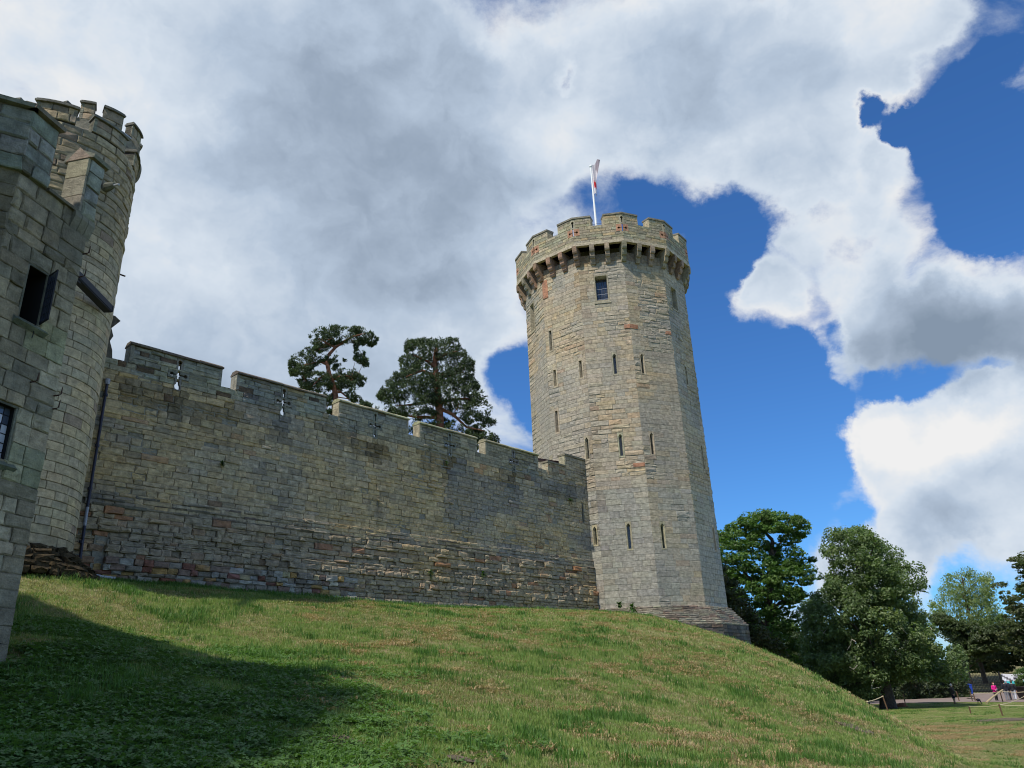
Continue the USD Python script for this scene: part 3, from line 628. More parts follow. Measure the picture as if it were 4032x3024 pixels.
# ---------------------------------------------------------------- curtain wall
def build_wall():
    rng = random.Random(23)
    t = thing('curtain_wall', 'long grey weathered stone castle wall with stepped battlements and cross shaped arrow loops', 'castle wall')
    MER = [(26.62, 30.65), (21.08, 25.9), (15.74, 20.31), (10.47, 14.95), (4.9, 9.75)]
    LOOP = [28.55, 23.45, 18.0, 12.65, 7.25]
    ZT, ZS = 16.85, 16.05
    zone = lambda z: 0.0 if z > 10.62 else (.10 if z > 8.9 else .2)
    # core
    sec = lambda w0, w1, s0, s1, z0, z1: manifold(mapped(box(s0, s1, z0, z1, w0, w1), wallP))
    core = sec(-2.4, -.05, -.5, 34, 3, 15.2) + sec(-2.4, .03, -.5, 30.9, 3, 10.5) + sec(-2.4, .1, -.5, 30.45, 3, 8.8) + sec(-.55, -.05, -.5, 34, 15.2, ZS - .03)
    def loop(s, wide=1.0):
        cyl = lambda u, z, r: m3.CrossSection.circle(r, 16).extrude(1.2).translate([0, 0, -.9]).translate([u, z, 0])
        m = manifold(box(s - .035 * wide, s + .035 * wide, 15.5, 16.66, -.9, .3)) + manifold(box(s - .3, s + .3, 16.02, 16.08, -.9, .3)) + cyl(s, 16.64, .09) + cyl(s, 15.52, .085 * wide) + cyl(s - .3, 16.05, .085) + cyl(s + .3, 16.05, .085)
        if wide > 1: m += m3.Manifold.hull_points(np.array([[s + x, z, w] for w in (-.9, .3) for x, z in ((-.11, 15.42), (.11, 15.42), (.04, 15.85), (-.04, 15.85))]))
        m += m3.Manifold.hull_points(np.array([[s + x * d, z, w] for w, d in ((-.13, .1), (-.9, .9)) for x in (-1, 1) for z in (15.45, 16.7)]))
        return manifold(mapped(m, wallP))
    LC = [loop(s, 1.6 if i < 2 else 1.0) for i, s in enumerate(LOOP)]
    slit = sec(-.8, .4, .42, .58, 13.05, 14.34)
    holes = m3.Manifold.batch_boolean(LC + [slit], m3.OpType.Add)
    mk('wall_core', core - holes, 'mortar', t)
    for i, (a, b) in enumerate(MER):
        m = mk('merlon', sec(-.55, -.05, a + .05, b - .05, ZS - .03, ZT) - LC[i], 'mortar_dark', t)
        ends = sec(-.55, .004, a, a + .14, ZS, ZT) + sec(-.55, .004, b - .14, b, ZS, ZT)
        mk('end_stone', ends, 'wall_stone', m, tone=(.33, .29, .2) if i > 1 else (.24, .23, .19))
        # coping slabs
        s = a - .03
        while s < b - .1:
            l = min(rng.uniform(.7, 1.1), b + .03 - s); l = l if b - s - l > .3 else b + .03 - s
            prof = [(.09, ZT), (.10, ZT + .06), (-.12, ZT + .2), (-.45, ZT + .2), (-.62, ZT + .05), (-.62, ZT)]
            v, f = _prism(prof, 0, 1); q = wallP(np.stack([s + .008 + v[:, 2] * (l - .016), v[:, 1] + rng.uniform(-.012, .012), v[:, 0] + rng.uniform(-.015, .015)], 1))
            mk('coping', (q, f), 'wall_stone', m, tone=shade((.14, .115, .085) if i < 2 else (.30, .28, .17), rng, .2)); s += l
    # low end piece and the raised end against the tower
    mk('end_parapet', sec(-.5, -.05, 2.1, 3.95, ZS - .2, 16.6), 'mortar_dark', t); mk('end_parapet', sec(-.5, -.05, -.3, 2.13, ZS - .2, 17.42), 'mortar_dark', t)
    mk('coping', sec(-.6, .06, 2.14, 4.0, 16.6, 16.72), 'wall_stone', t, tone=(.2, .18, .13)); mk('coping', sec(-.6, .06, -.3, 2.17, 17.42, 17.55), 'wall_stone', t, tone=(.2, .18, .13))
    mk('end_stone', sec(-.5, .003, 3.82, 3.96, ZS - .1, 16.6), 'wall_stone', t, tone=(.36, .32, .22)); mk('end_stone', sec(-.5, .003, 2.0, 2.14, 16.72, 17.42), 'wall_stone', t, tone=(.33, .3, .2))
    # broken pier beside the round tower
    br = [(31.3, 16.0), (33.2, 16.0), (33.2, 18.0), (31.45, 17.9), (31.22, 17.75), (31.4, 17.5), (31.55, 17.4), (31.4, 17.0), (31.5, 16.75), (31.36, 16.4)]
    v, f = _prism(br, -.6, 0); mk('broken_pier', (wallP(np.stack([v[:, 0], v[:, 1], v[:, 2]], 1)), f[:, ::-1]), 'wall_stone', t, tone=(.12, .105, .085))
    # facing
    def spans(v):
        if v < ZS: return [(-.2, 33.2)]
        if v < ZT: return MER + [(2.12, 3.96)] * (v < 16.6) + [(-.2, 2.13)]
        return [(-.2, 2.13)] if v < 17.42 else []
    ops = [(s - .15, s + .15, 15.35, 16.8) for s in LOOP] + [(s - .46, s + .46, 15.88, 16.22) for s in LOOP] + [(.38, .62, 13.0, 14.4)]
    items = []; z = 6.0
    while z < 17.41:
        h = rng.uniform(.14, .30) if z < 8.9 else (rng.uniform(.17, .30) if z < 10.0 else rng.uniform(.17, .33))
        for stop in (8.9, 10.05, 10.27, 10.47, 10.62, ZS, ZT, 17.42):
            if z < stop - 1e-6 and stop - (z + h) < .11: h = stop - z; break
        pass
        mid = z + h / 2; crs_w = rng.uniform(-.05, .09)
        for r in lay(spans, z, z + h, h, h, .25 if z < 9 else .32, .65 if z < 8.9 else .85, rng, ops):
            s = (r[0] + r[1]) / 2
            w0 = zone(mid)
            if w0 >= .2 and s > 30.6: w0 = 0
            if mid < 10.05 and s > 31.1: w0 = -.0
            new = mid > 15.25 and s < 20.4 and s > 4.9
            nz = meshkit.noise(np.array([[s * .25, z * .6, 2.]]))[0]; n2 = meshkit.noise(np.array([[s * .5, z * .9, 12.]]))[0]
            if mid < 8.05: pal = WALL_FOOT if s > 19 else WALL_LOW
            elif mid < 10.05: pal = WALL_LOW
            elif new: pal = MERLON_NEW
            elif mid > 15.5 and s > 20: pal = MERLON_OLD
            else: pal = WALLP
            c = shade(pick(pal, rng), rng, .07, .015)
            zn = meshkit.fbm(np.array([[s * .3, z * .35, 41.]]), 3)[0]
            c = c * (np.array([1.08, 1.02, .90]) if zn > .56 else (np.array([.88, .91, .97]) if zn < .44 else 1.0))
            if mid < 8.05 and 20 < s < 27.5 and rng.random() < .3: c = shade(pick([(2, (.40, .39, .35)), (1, (.40, .33, .19)), (1, (.36, .22, .09)), (1.5, (.26, .13, .10))], rng), rng, .1)
            if rng.random() < .04: c = c * .7
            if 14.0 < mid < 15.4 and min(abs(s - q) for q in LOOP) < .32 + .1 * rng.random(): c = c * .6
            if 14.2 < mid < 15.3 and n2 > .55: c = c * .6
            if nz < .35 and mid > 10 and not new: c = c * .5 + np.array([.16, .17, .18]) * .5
            if mid < 10.05 or n2 > .62:
                st = dict(gap=rng.uniform(.002, .012), depth=(-.04, .06 if mid < 10 else .03), bevel=.032, jit=.025, wob=.03)
            elif new: st = dict(gap=.006, depth=(.0, .008), bevel=.006, jit=.003, wob=.003)
            else: st = dict(gap=rng.uniform(.0, .007), depth=(-.012, .024), bevel=.02, jit=.014, wob=.018)
            if mid < 10.05: w0 += crs_w + .09 * (meshkit.noise(np.array([[s * .9, z * 1.3, 3.]]))[0] - .5)
            if rng.random() < (.03 if mid < 10 else .012): w0 -= .09; c = c * .7
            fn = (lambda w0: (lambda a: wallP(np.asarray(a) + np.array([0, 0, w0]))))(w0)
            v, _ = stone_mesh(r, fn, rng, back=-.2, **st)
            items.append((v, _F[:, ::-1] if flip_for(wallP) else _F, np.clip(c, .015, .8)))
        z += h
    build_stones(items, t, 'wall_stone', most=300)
    # loop surrounds
    for i, s in enumerate(LOOP):
        c = (.2, .2, .17) if i > 1 else (.22, .21, .17)
        for (hw, a, b) in ((.15, 16.22, 16.8), (.46, 15.88, 16.22), (.15, 15.35, 15.88)):
            mk('loop_stone', sec(-.3, .01, s - hw, s + hw, a + .004, b - .004) - LC[i], 'wall_stone', t, tone=shade(c, rng, .1))
    mk('slit_back', sec(-.7, -.6, .3, .7, 12.9, 14.5), 'painted_dark', t)
    # three worn string courses
    for z0, h, pr in ((10.46, .13, .10), (10.25, .11, .13), (10.04, .12, .16)):
        s = -.2
        while s < 31.0:
            l = rng.uniform(.35, 1.2); e = min(s + l, 31.2); j = rng.uniform(-.07, .04)
            if rng.random() < .07 or (z0 > 10.4 and s > 29): s = e; continue
            prof = [(-.1, z0), (pr * .6 + j, z0 - .01), (pr + j, z0 + .03), (pr + j + .01, z0 + h * .55), (.02, z0 + h + .03), (-.1, z0 + h + .03)]
            v, f = _prism(prof, 0, 1); v = v + np.random.RandomState(int(s * 100) % 9973).uniform(-.02, .02, v.shape)
            q = wallP(np.stack([s + .006 + v[:, 2] * (e - s - .012), v[:, 1], v[:, 0]], 1))
            mk('string_course', (q, f[:, ::-1] if False else f), 'wall_stone', t, tone=shade((.2, .17, .13), rng, .25)); s = e
    # wires across the crenels
    for a, b in ((25.9, 26.62), (30.65, 31.6), (20.31, 21.08), (14.95, 15.74), (9.75, 10.47), (3.96, 4.9)):
        mk('guard_wire', cat([tube(wallP(np.array([[a - .3, z, -.7], [(a + b) / 2, z - .02, -.7], [b + .3, z, -.7]])), .012, 5) for z in (16.35,)]), 'iron', t)
    # brown porch roof of the wall walk
    pr = m3.Manifold.hull_points(np.array([[s, z, w] for s, w, z in ((.4, -.9, 17.25), (.4, -2.2, 17.55), (4.0, -.9, 16.95), (4.0, -2.2, 17.25), (.4, -.9, 17.4), (.4, -2.2, 17.7), (4.0, -.9, 17.1), (4.0, -2.2, 17.4))]))
    mk('porch_roof', mapped(pr, wallP), 'brown_wood', t)
    return t
wall = build_wall()

# downpipe in the corner, with a pale hose at its foot
dp = thing('downpipe', 'black drainpipe running down the wall beside the round tower', 'drainpipe')
pw = lambda s, z, w: wallP([s, z, w])
mk('pipe', tube([pw(31.38, 14.9, .12), pw(31.36, 9.9, .14)], .055, 10), 'pipe_paint', dp)
mk('pipe', tube([pw(31.36, 9.9, .14), pw(31.35, 9.2, .14)], .056, 10), 'pipe_grey', dp, label='bare grey section of the drainpipe')
mk('pipe', tube([pw(31.35, 9.2, .14), pw(31.32, 7.5, .16)], .055, 10), 'pipe_paint', dp)
mk('hopper', tube([pw(31.38, 14.85, .12), pw(31.38, 15.05, .12), pw(31.38, 15.08, .05)], [.09, .1, .06], 8), 'pipe_grey', dp)
for z in (14.4, 12.3, 10.6, 8.6): mk('bracket', tube([pw(31.37, z - .05, .13), pw(31.37, z + .05, .13)], .085, 8), 'pipe_paint', dp)
hz = thing('drain_hose', 'pale grey ribbed hose lying at the foot of the drainpipe', 'hose')
mk('hose', tube([pw(31.4, 7.62, .2), pw(31.3, 7.5, .35), pw(31.0, 7.4, .55), pw(30.6, 7.33, .65), pw(30.2, 7.3, .7)], .05, 8), 'hose', hz)

# ---------------------------------------------------------------- round tower beside the gate
def roundP(C, R, a0=0.0):
    def fn(a):     # (arc length at radius R, height, out)
        a = np.asarray(a, float); th = a0 - a[..., :1] / R; r = R + a[..., 2:3]
        return np.concatenate([C[0] + np.sin(th) * r, C[1] + np.cos(th) * r, a[..., 1:2]], -1)
    return fn
def ring_sector(C, Ro, Ri, h0, h1, z0, z1, n=8):
    th = np.linspace(h0, h1, n); p = [(C[0] + math.sin(q) * Ro, C[1] + math.cos(q) * Ro) for q in th] + [(C[0] + math.sin(q) * Ri, C[1] + math.cos(q) * Ri) for q in th[::-1]]
    return extrude(p, z0, z1)
def build_round():
    rng = random.Random(5)
    t = thing('round_tower', 'round pale stone tower with curved merlons between the near gate tower and the long wall', 'tower')
    C, R = RT_C, RT_R; H0 = math.radians(-35.1 + 180)          # heading from the tower towards the viewer
    circ = lambda r, z0, z1: m3.CrossSection.circle(r, 72).extrude(z1 - z0).translate([C[0], C[1], z0])
    mk('tower_core', circ(R - .05, 5, 22.3), 'mortar', t)
    fn = roundP(C, R, H0)
    items = []; z = 6.9; half = math.radians(115) * R
    while z < 22.3:
        h = rng.uniform(.24, .36)
        if 22.35 - (z + h) < .2: h = 22.3 - z
        for r in lay(lambda v: [(-half, half)], z, z + h, h, h, .4, .95, rng):
            nz = meshkit.noise(np.array([[r[0] * .6, z * .35, 9.]]))[0]
            c = shade(pick(ROUNDP, rng), rng, .06, .02)
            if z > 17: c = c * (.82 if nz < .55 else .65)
            if z < 8: c = c * .8
            up = z > 18.5
            v, _ = stone_mesh(r, fn, rng, gap=.008 if not up else .014, depth=(.0, .012) if not up else (-.02, .03), bevel=.01 if not up else .025, jit=.004 if not up else .015, wob=.004 if not up else .018)
            items.append((v, _F[:, ::-1] if flip_for(fn) else _F, c))
        z += h
    build_stones(items, t, 'round_stone', most=300)
    # moulding under the parapet and the merlons
    prof = [(-.05, 23.2), (.06, 23.25), (.16, 23.4), (.17, 23.6), (.08, 23.72), (-.05, 23.75)]
    th = np.linspace(0, 2 * math.pi, 73); V, F = [], []
    C2 = 30.4 * np.array([math.sin(math.radians(-33.25)), math.cos(math.radians(-33.25))]); R2 = 1.68
    for q in th[:-1]: V += [(C2[0] + math.sin(q) * (R2 + a), C2[1] + math.cos(q) * (R2 + a), b) for a, b in prof]
    m = len(prof)
    for i in range(72):
        for j in range(m): F.append([i * m + j, ((i + 1) % 72) * m + j, ((i + 1) % 72) * m + (j + 1) % m, i * m + (j + 1) % m])
    mk('moulding', (np.array(V), np.array(F)), 'gate_stone', t, tone=(.16, .145, .11))
    def merlon(Cc, Ro, a, b, z0, z1, th_=.4):
        """a, b: degrees to the viewer's right as seen from the front"""
        h0, h1 = H0 - math.radians(b), H0 - math.radians(a)
        mm = mk('merlon', ring_sector(Cc, Ro - .04, Ro - th_, h0, h1, z0, z1), 'mortar_dark', t)
        f2 = roundP(Cc, Ro, H0); its = []
        rs = lay(lambda v: [(math.radians(a) * Ro, math.radians(b) * Ro)], z0, z1, .24, .34, .35, .8, rng)
        for v, f, c in masonry(rs, f2, rng, ROUNDP[1:] , gap=.012, depth=(-.01, .02), bevel=.02, jit=.012, wob=.012): mk('stone', (v, f), 'gate_stone', mm, tone=c * .85)
        for q0, q1 in ((h0, h0 + .12 / Ro), (h1 - .12 / Ro, h1)):
            zz = z0
            while zz < z1 - .05:
                e = min(zz + rng.uniform(.22, .34), z1); mk('end_stone', ring_sector(Cc, Ro + .005, Ro - th_ - .004 * rng.random(), q0, q1, zz + .008, e - .008, 3), 'gate_stone', mm, tone=shade((.2, .19, .14), rng)); zz = e
        mk('coping', ring_sector(Cc, Ro + .08, Ro - th_ - .05, h0 - .02, h1 + .02, z1, z1 + .07), 'gate_stone', mm, tone=(.15, .145, .12))
        mk('coping', ring_sector(Cc, Ro + .03, Ro - th_, h0 - .01, h1 + .01, z1 + .07, z1 + .14), 'gate_stone', mm, tone=(.17, .165, .135))
    for a, b in ((-66, -38), (-25, 4), (16.5, 48), (64, 95)): merlon(C, R, a, b, 22.36, 22.97)
    # taller stair turret rising behind
    mk('turret', ring_sector(C2, R2, .3, 0, 2 * math.pi - .001, 20, 24.2, 48), 'gate_stone', t, tone=(.2, .185, .14))
    for a, b in ((-80, -45), (-26, -9), (2, 28), (44, 72), (92, 125), (150, 180)): merlon(C2, R2, a, b, 24.2, 24.95, .32)
    for a, b in ((-9, 2), (28, 44), (-45, -26)):
        h0, h1 = H0 - math.radians(b), H0 - math.radians(a); mk('lead_flashing', ring_sector(C2, R2 + .05, R2 - .4, h0, h1, 24.2, 24.26), 'lead', t)
    # waterspout, peg, rough footing
    q = RT_C; hd = H0 - math.radians(34)
    sp = np.array([C[0] + math.sin(hd) * R, C[1] + math.cos(hd) * R, 20.35]); o = np.array([math.sin(hd), math.cos(hd), 0])
    s = mk('waterspout', tube([sp - o * .1, sp + o * .18, sp + o * .4, sp + o * .48], [.16, .17, .12, .07], 9), 'gate_stone', t, tone=(.13, .13, .1))
    mk('spout_pipe', tube([sp + o * .4 - [0, 0, .02], sp + o * .72 - [0, 0, .06]], .04, 7), 'lead', s)
    hd = H0 - math.radians(88); sp = np.array([C[0] + math.sin(hd) * R, C[1] + math.cos(hd) * R, 18.15]); o = np.array([math.sin(hd), math.cos(hd), 0])
    mk('peg', tube([sp - o * .1, sp + o * .2 - [0, 0, .05]], .03, 6), 'rust_iron', t)
    its = []
    for i in range(5):
        Rr = R + .12 + i * .22; f2 = roundP(C, Rr, H0)
        rs = lay(lambda v: [(-1.9 * Rr, 1.9 * Rr)], 7.35 - i * .2, 7.6 - i * .2, .25, .25, .3, .7, rng)
        its += masonry(rs, f2, rng, [(3, (.12, .09, .05)), (1, (.2, .16, .1)), (2, (.09, .065, .035))], gap=.02, depth=(-.1, .1), bevel=.06, jit=.05, wob=.05, back=-.4)
    build_stones(its, t, 'moss', most=150, part='rubble_stone', rest='rubble')
    return t
build_round()
# dark wooden gutter box across the round tower
gb = thing('wooden_gutter', 'black timber trough jutting across the face of the round tower', 'gutter')
g0, g1 = polar(-32.75, 25.6, 16.05), polar(-30.2, 27.6, 15.95)
ax = (g1 - g0)[:2]; ax = ax / np.linalg.norm(ax); nn = np.array([ax[1], -ax[0]])
def gP(a):
    a = np.asarray(a, float); L = np.linalg.norm((g1 - g0)[:2])
    return np.c_[g0[0] + a[:, :1] * ax[0] * L + a[:, 2:3] * nn[0], g0[1] + a[:, :1] * ax[1] * L + a[:, 2:3] * nn[1], g0[2] + a[:, :1] * (g1[2] - g0[2]) + a[:, 1:2]]
mk('side_board', mapped(box(0, 1, -.21, 0, .0, .05), gP), 'black_wood', gb)
mk('side_board', mapped(box(0, 1, -.21, 0, -.26, -.21), gP), 'black_wood', gb)
mk('floor_board', mapped(box(0, .995, -.25, -.21, -.24, .03), gP), 'black_wood', gb)
mk('end_board', mapped(box(.985, 1.003, -.22, .01, -.25, .06), gP), 'black_wood', gb)
mk('bracket', mapped(box(.0, .12, -.33, -.25, -.2, .0), gP), 'black_wood', gb)

# ---------------------------------------------------------------- near gate tower at the picture's edge
def build_gate_tower():
    rng = random.Random(77)
    t = thing('gate_tower', 'dark mossy near stone tower with an open lattice window beside the round tower', 'tower')
    def faceA(a):          # u from the corner towards the viewer
        a = np.asarray(a, float); q = GQ - GF * a[..., :1] + GFN * a[..., 2:3]; return np.concatenate([q, a[..., 1:2]], -1)
    def faceB(a):
        a = np.asarray(a, float); q = GK + GD2 * a[..., :1] + GN2 * a[..., 2:3]; return np.concatenate([q, a[..., 1:2]], -1)
    LA, LB, ZT, ZS = 1.68, 3.2, 13.0, 11.72
    K2 = GK + GD2 * LB
    plan = [GQ, GK, K2, K2 + np.array([-4.5, 1.0]), GQ + np.array([-7.5, 5.0]), GQ + np.array([-1.4, .25])]
    W1, W2 = (.62, 1.10, 9.18, 10.22), (.70, 1.30, 6.72, 7.66)
    core = extrude([p - (GFN * .03 if i in (0,) else (GFN * .03 + GN2 * .02 if i == 1 else 0)) for i, p in enumerate(plan)], 1.0, ZS - .02)
    for (a, b, c, d) in (W1, W2): core -= manifold(mapped(box(a, b, c, d, -1.0, .2), faceA))
    mk('tower_core', core, 'mortar', t)
    # unseen gatehouse mass, added and sized to cast shade on the left slope
    for nm, x0, x1, y0, y1, h in (('shade_block', -19, -11.6, -9, 6.0, 22.5),):
        mk(nm, box(x0, x1, y0, y1, 0, h), 'gate_stone', t, tone=(.2, .195, .15))
        mk(nm + '_parapet', cat([box(x0 + i * 1.6, x0 + i * 1.6 + .9, y0, y1, h, h + .9) for i in range(int((x1 - x0) / 1.6))]), 'gate_stone', t, tone=(.19, .19, .15))
    ops = [W1, W2]
    items = []
    def style(r, rough): return dict(gap=rng.uniform(.001, .006), depth=(-.012, .018) if rough else (.0, .008), bevel=.02 if rough else .011, jit=.016 if rough else .008, wob=.016 if rough else .006, back=-.08)
    for fn, L, o in ((faceA, LA, ops), (faceB, LB, [])):
        z = 2.4
        while z < ZS:
            h = rng.uniform(.2, .36)
            if ZS - (z + h) < .18: h = ZS - z
            for r in lay(lambda v: [(0, L)], z, z + h, h, h, .24, .6, rng, o):
                rough = z > 10.0 or rng.random() < .25
                c = shade(pick(GATEP, rng), rng, .06, .02) * .5 + np.array([.285, .27, .195]) * .5
                zn = meshkit.fbm(np.array([[r[0] * 1.1 + L * 3, z * .55, 61.]]), 3)[0]; c = c * np.clip(.55 + (zn - .25) * 1.7, .6, 1.2)
                nz = meshkit.noise(np.array([[r[0] * 1.3 + L, z * .9, 5.]]))[0]
                if nz > .68 and 6 < z < 9.5: c = c * .7 + np.array([.20, .27, .12]) * .3
                if z > 10.2: c = c * .85
                if nz < .3: c = c * .75
                v, _ = stone_mesh(r, fn, rng, **style(r, rough))
                items.append((v, _F[:, ::-1] if flip_for(fn) else _F, c))
            z += h
    build_stones(items, t, 'gate_stone', most=290)
    # parapet: merlon round the corner K, crenel, merlon at the corner Q
    def block(fn, a, b, z0, z1, w0, w1): return manifold(mapped(box(a, b, z0, z1, w0, w1), fn))
    m1 = block(faceA, 1.1, LA + .0, ZS, ZT, -.5, .03) + block(faceB, -.02, 1.7, ZS, ZT, -.5, .03)
    m2 = block(faceA, -.06, .30, ZS, ZT, -.42, .03)
    for m, segs, nm in ((m1, [(faceA, 1.1, LA + .06), (faceB, -.04, 1.7)], 'a'), (m2, [(faceA, -.07, .30)], 'b')):
        M = mk('merlon', m, 'mortar_dark', t)
        for fn, a, b in segs:
            off = (lambda fn: (lambda x: fn(np.asarray(x) + np.array([0, 0, .05]))))(fn)
            rs = lay(lambda v: [(a, b)], ZS - .02, ZT, .28, .36, .34, .6, rng)
            for v, f, c in masonry(rs, off, rng, [(4, (.25, .26, .22)), (2, (.21, .225, .19)), (1, (.15, .145, .115))], gap=.014, depth=(.0, .03), bevel=.022, jit=.014, wob=.012, back=-.12): mk('stone', (v, f), 'gate_stone', M, tone=c)
            cp = [(.14, ZT), (.16, ZT + .07), (-.1, ZT + .2), (-.5, ZT + .2), (-.55, ZT)]
            u = a - .04
            while u < b - .05:
                l = min(rng.uniform(.45, .75), b + .04 - u); l = l if b - u - l > .2 else b + .04 - u
                v, f = _prism(cp, 0, 1); q = fn(np.stack([u + .005 + v[:, 2] * (l - .01), v[:, 1], v[:, 0]], 1)); mk('coping', (q, f), 'gate_stone', M, tone=shade((.19, .18, .14), rng)); u += l
    # reveal of the second merlon (end facing the viewer) in three blocks, with its pitched cap
    for i, (z0, z1) in enumerate(((ZS, ZS + .42), (ZS + .42, ZS + .86), (ZS + .86, ZT))):
        mk('end_stone', block(faceA, .29, .345, z0 + .008, z1 - .008, -.43, .045), 'gate_stone', t, tone=shade((.27, .25, .18), rng, .1))
    mk('coping', m3.Manifold.hull_points(faceA(np.array([[u, z, w] for u in (-.12, .36) for z, w in ((ZT - .01, .10), (ZT - .01, -.48), (ZT + .28, -.2))]))), 'gate_stone', t, tone=(.28, .22, .17))
    # corbel course under it and sloping sill of the crenel
    for u in np.arange(-.05, .30, .17): mk('corbel_stone', m3.Manifold.hull_points(faceA(np.array([[u + a, z, w] for a in (.0, .16) for z, w in ((ZS - .42, 0.0), (ZS - .02, .0), (ZS - .02, .09), (ZS - .12, .10))]))), 'gate_stone', t, tone=shade((.17, .16, .11), rng))
    mk('crenel_sill', m3.Manifold.hull_points(faceA(np.array([[u, z, w] for u in (.31, 1.09) for z, w in ((ZS - .02, .07), (ZS + .03, .08), (ZS + .18, -.3), (ZS - .02, -.3))]))), 'gate_stone', t, tone=(.13, .12, .09))
    # upper window: back panel painted dark, open lattice casement
    mk('room', mapped(box(W1[0] - .02, W1[1] + .02, W1[2] - .02, W1[3] + .02, -.98, -.9), faceA), 'painted_dark', t)
    for (a, b, c, d) in (W1, W2):
        mk('window_jamb', mapped(box(a - .002, a + .04, c, d, -.05, -.02), faceA), 'gate_stone', t, tone=(.16, .16, .12)); mk('window_jamb', mapped(box(b - .04, b + .002, c, d, -.05, -.02), faceA), 'gate_stone', t, tone=(.16, .16, .12))
        mk('window_lintel', mapped(box(a, b, d - .03, d + .003, -.05, -.02), faceA), 'gate_stone', t, tone=(.12, .12, .09))
        mk('window_sill', m3.Manifold.hull_points(faceA(np.array([[u, z, w] for u in (a - .12, b + .1) for z, w in ((c - .16, .0), (c - .1, .09), (c + .01, -.03), (c - .16, -.1))]))), 'gate_stone', t, tone=(.17, .19, .14))
    for (a, b, c, d) in (W1, W2):
        lin = manifold(mapped(box(a - .045, b + .045, c - .03, d + .03, -.97, -.055), faceA)) - manifold(mapped(box(a + .03, b - .03, c + .01, d - .01, -.95, .1), faceA))
        mk('shade_lining', lin, 'painted_dark', t)  # black liner added so the opening reads as unlit
    ang = math.radians(66); W = .33
    def cas(a):     # casement plane hinged on the far jamb, swung outwards
        a = np.asarray(a, float); u = W1[0] + .03 + a[:, :1] * math.cos(ang) - a[:, 2:3] * math.sin(ang); w = .0 + a[:, :1] * math.sin(ang) + a[:, 2:3] * math.cos(ang)
        return faceA(np.c_[u, a[:, 1:2], w])
    fr = cat([box(0, W, W1[2] + .03, W1[2] + .05, -.012, .012), box(0, W, W1[3] - .05, W1[3] - .03, -.012, .012), box(0, .018, W1[2] + .03, W1[3] - .03, -.012, .012), box(W - .018, W, W1[2] + .03, W1[3] - .03, -.012, .012)])
    cs = mk('open_casement', mapped(fr, cas), 'iron', t)
    mk('lattice', mapped(cat([tube([[W * i / 4, W1[2] + .05, 0], [W * i / 4, W1[3] - .05, 0]], .009, 5) for i in (1, 2, 3)] + [tube([[.02, W1[2] + .05 + i * .155, 0], [W - .02, W1[2] + .05 + i * .155, 0]], .009, 5) for i in range(1, 6)]), cas), 'iron', cs)
    pn = [(i, j) for i in range(4) for j in range(6)]
    for i, j in pn:
        r = rng.uniform(-.003, .003)
        mk('pane', mapped(box(W * i / 4 + .008, W * (i + 1) / 4 - .008, W1[2] + .055 + j * .155, W1[2] + .045 + (j + 1) * .155, -.002 + r, .002 + r), cas), 'glass_pane', cs)
    mk('stay', tube(faceA(np.array([[.75, W1[2] - .02, .02], [.76, W1[2] - .2, .03], [.77, W1[2] - .28, .03]])), .008, 5), 'iron', t)
    # lower leaded window
    a, b, c, d = W2
    lw = mk('leaded_window', mapped(cat([box(a, b, c, c + .03, -.16, -.12), box(a, b, d - .03, d, -.16, -.12), box(a, a + .03, c, d, -.16, -.12), box(b - .03, b, c, d, -.16, -.12)]), faceA), 'iron', t)
    nx, ny = 4, 6
    mk('lattice', mapped(cat([tube([[a + (b - a) * i / nx, c, -.14], [a + (b - a) * i / nx, d, -.14]], .009, 5) for i in range(1, nx)] + [tube([[a, c + (d - c) * i / ny, -.14], [b, c + (d - c) * i / ny, -.14]], .009, 5) for i in range(1, ny)]), faceA), 'iron', lw)
    for i in range(nx):
        for j in range(ny):
            x0, x1, y0, y1 = a + (b - a) * i / nx + .008, a + (b - a) * (i + 1) / nx - .008, c + (d - c) * j / ny + .008, c + (d - c) * (j + 1) / ny - .008
            tl = rng.uniform(-.02, .02)
            v, f, _ = meshkit.arrays(box(x0, x1, y0, y1, -.145, -.14)); v = np.array(v); v[:, 2] += (v[:, 0] - x0) * tl
            mk('pane', mapped(trimesh.Trimesh(v, f, process=False), faceA), 'white_glass' if rng.random() < .55 else 'glass_pane', lw)
    # iron hooks in the wall
    for (u, z) in ((.60, 8.15), (.05, 8.1), (.05, 7.85), (.02, 10.5), (.02, 11.0)):
        mk('iron_hook', tube(faceA(np.array([[u, z, -.05], [u, z, .1], [u - .01, z + .02, .13], [u - .01, z + .16, .14]])), [.014, .014, .014, .006], 6), 'rust_iron', t)
    return t
plain('white_glass', (.42, .44, .48), .15, spec=.6, noise=.25, nscale=3)
build_gate_tower()

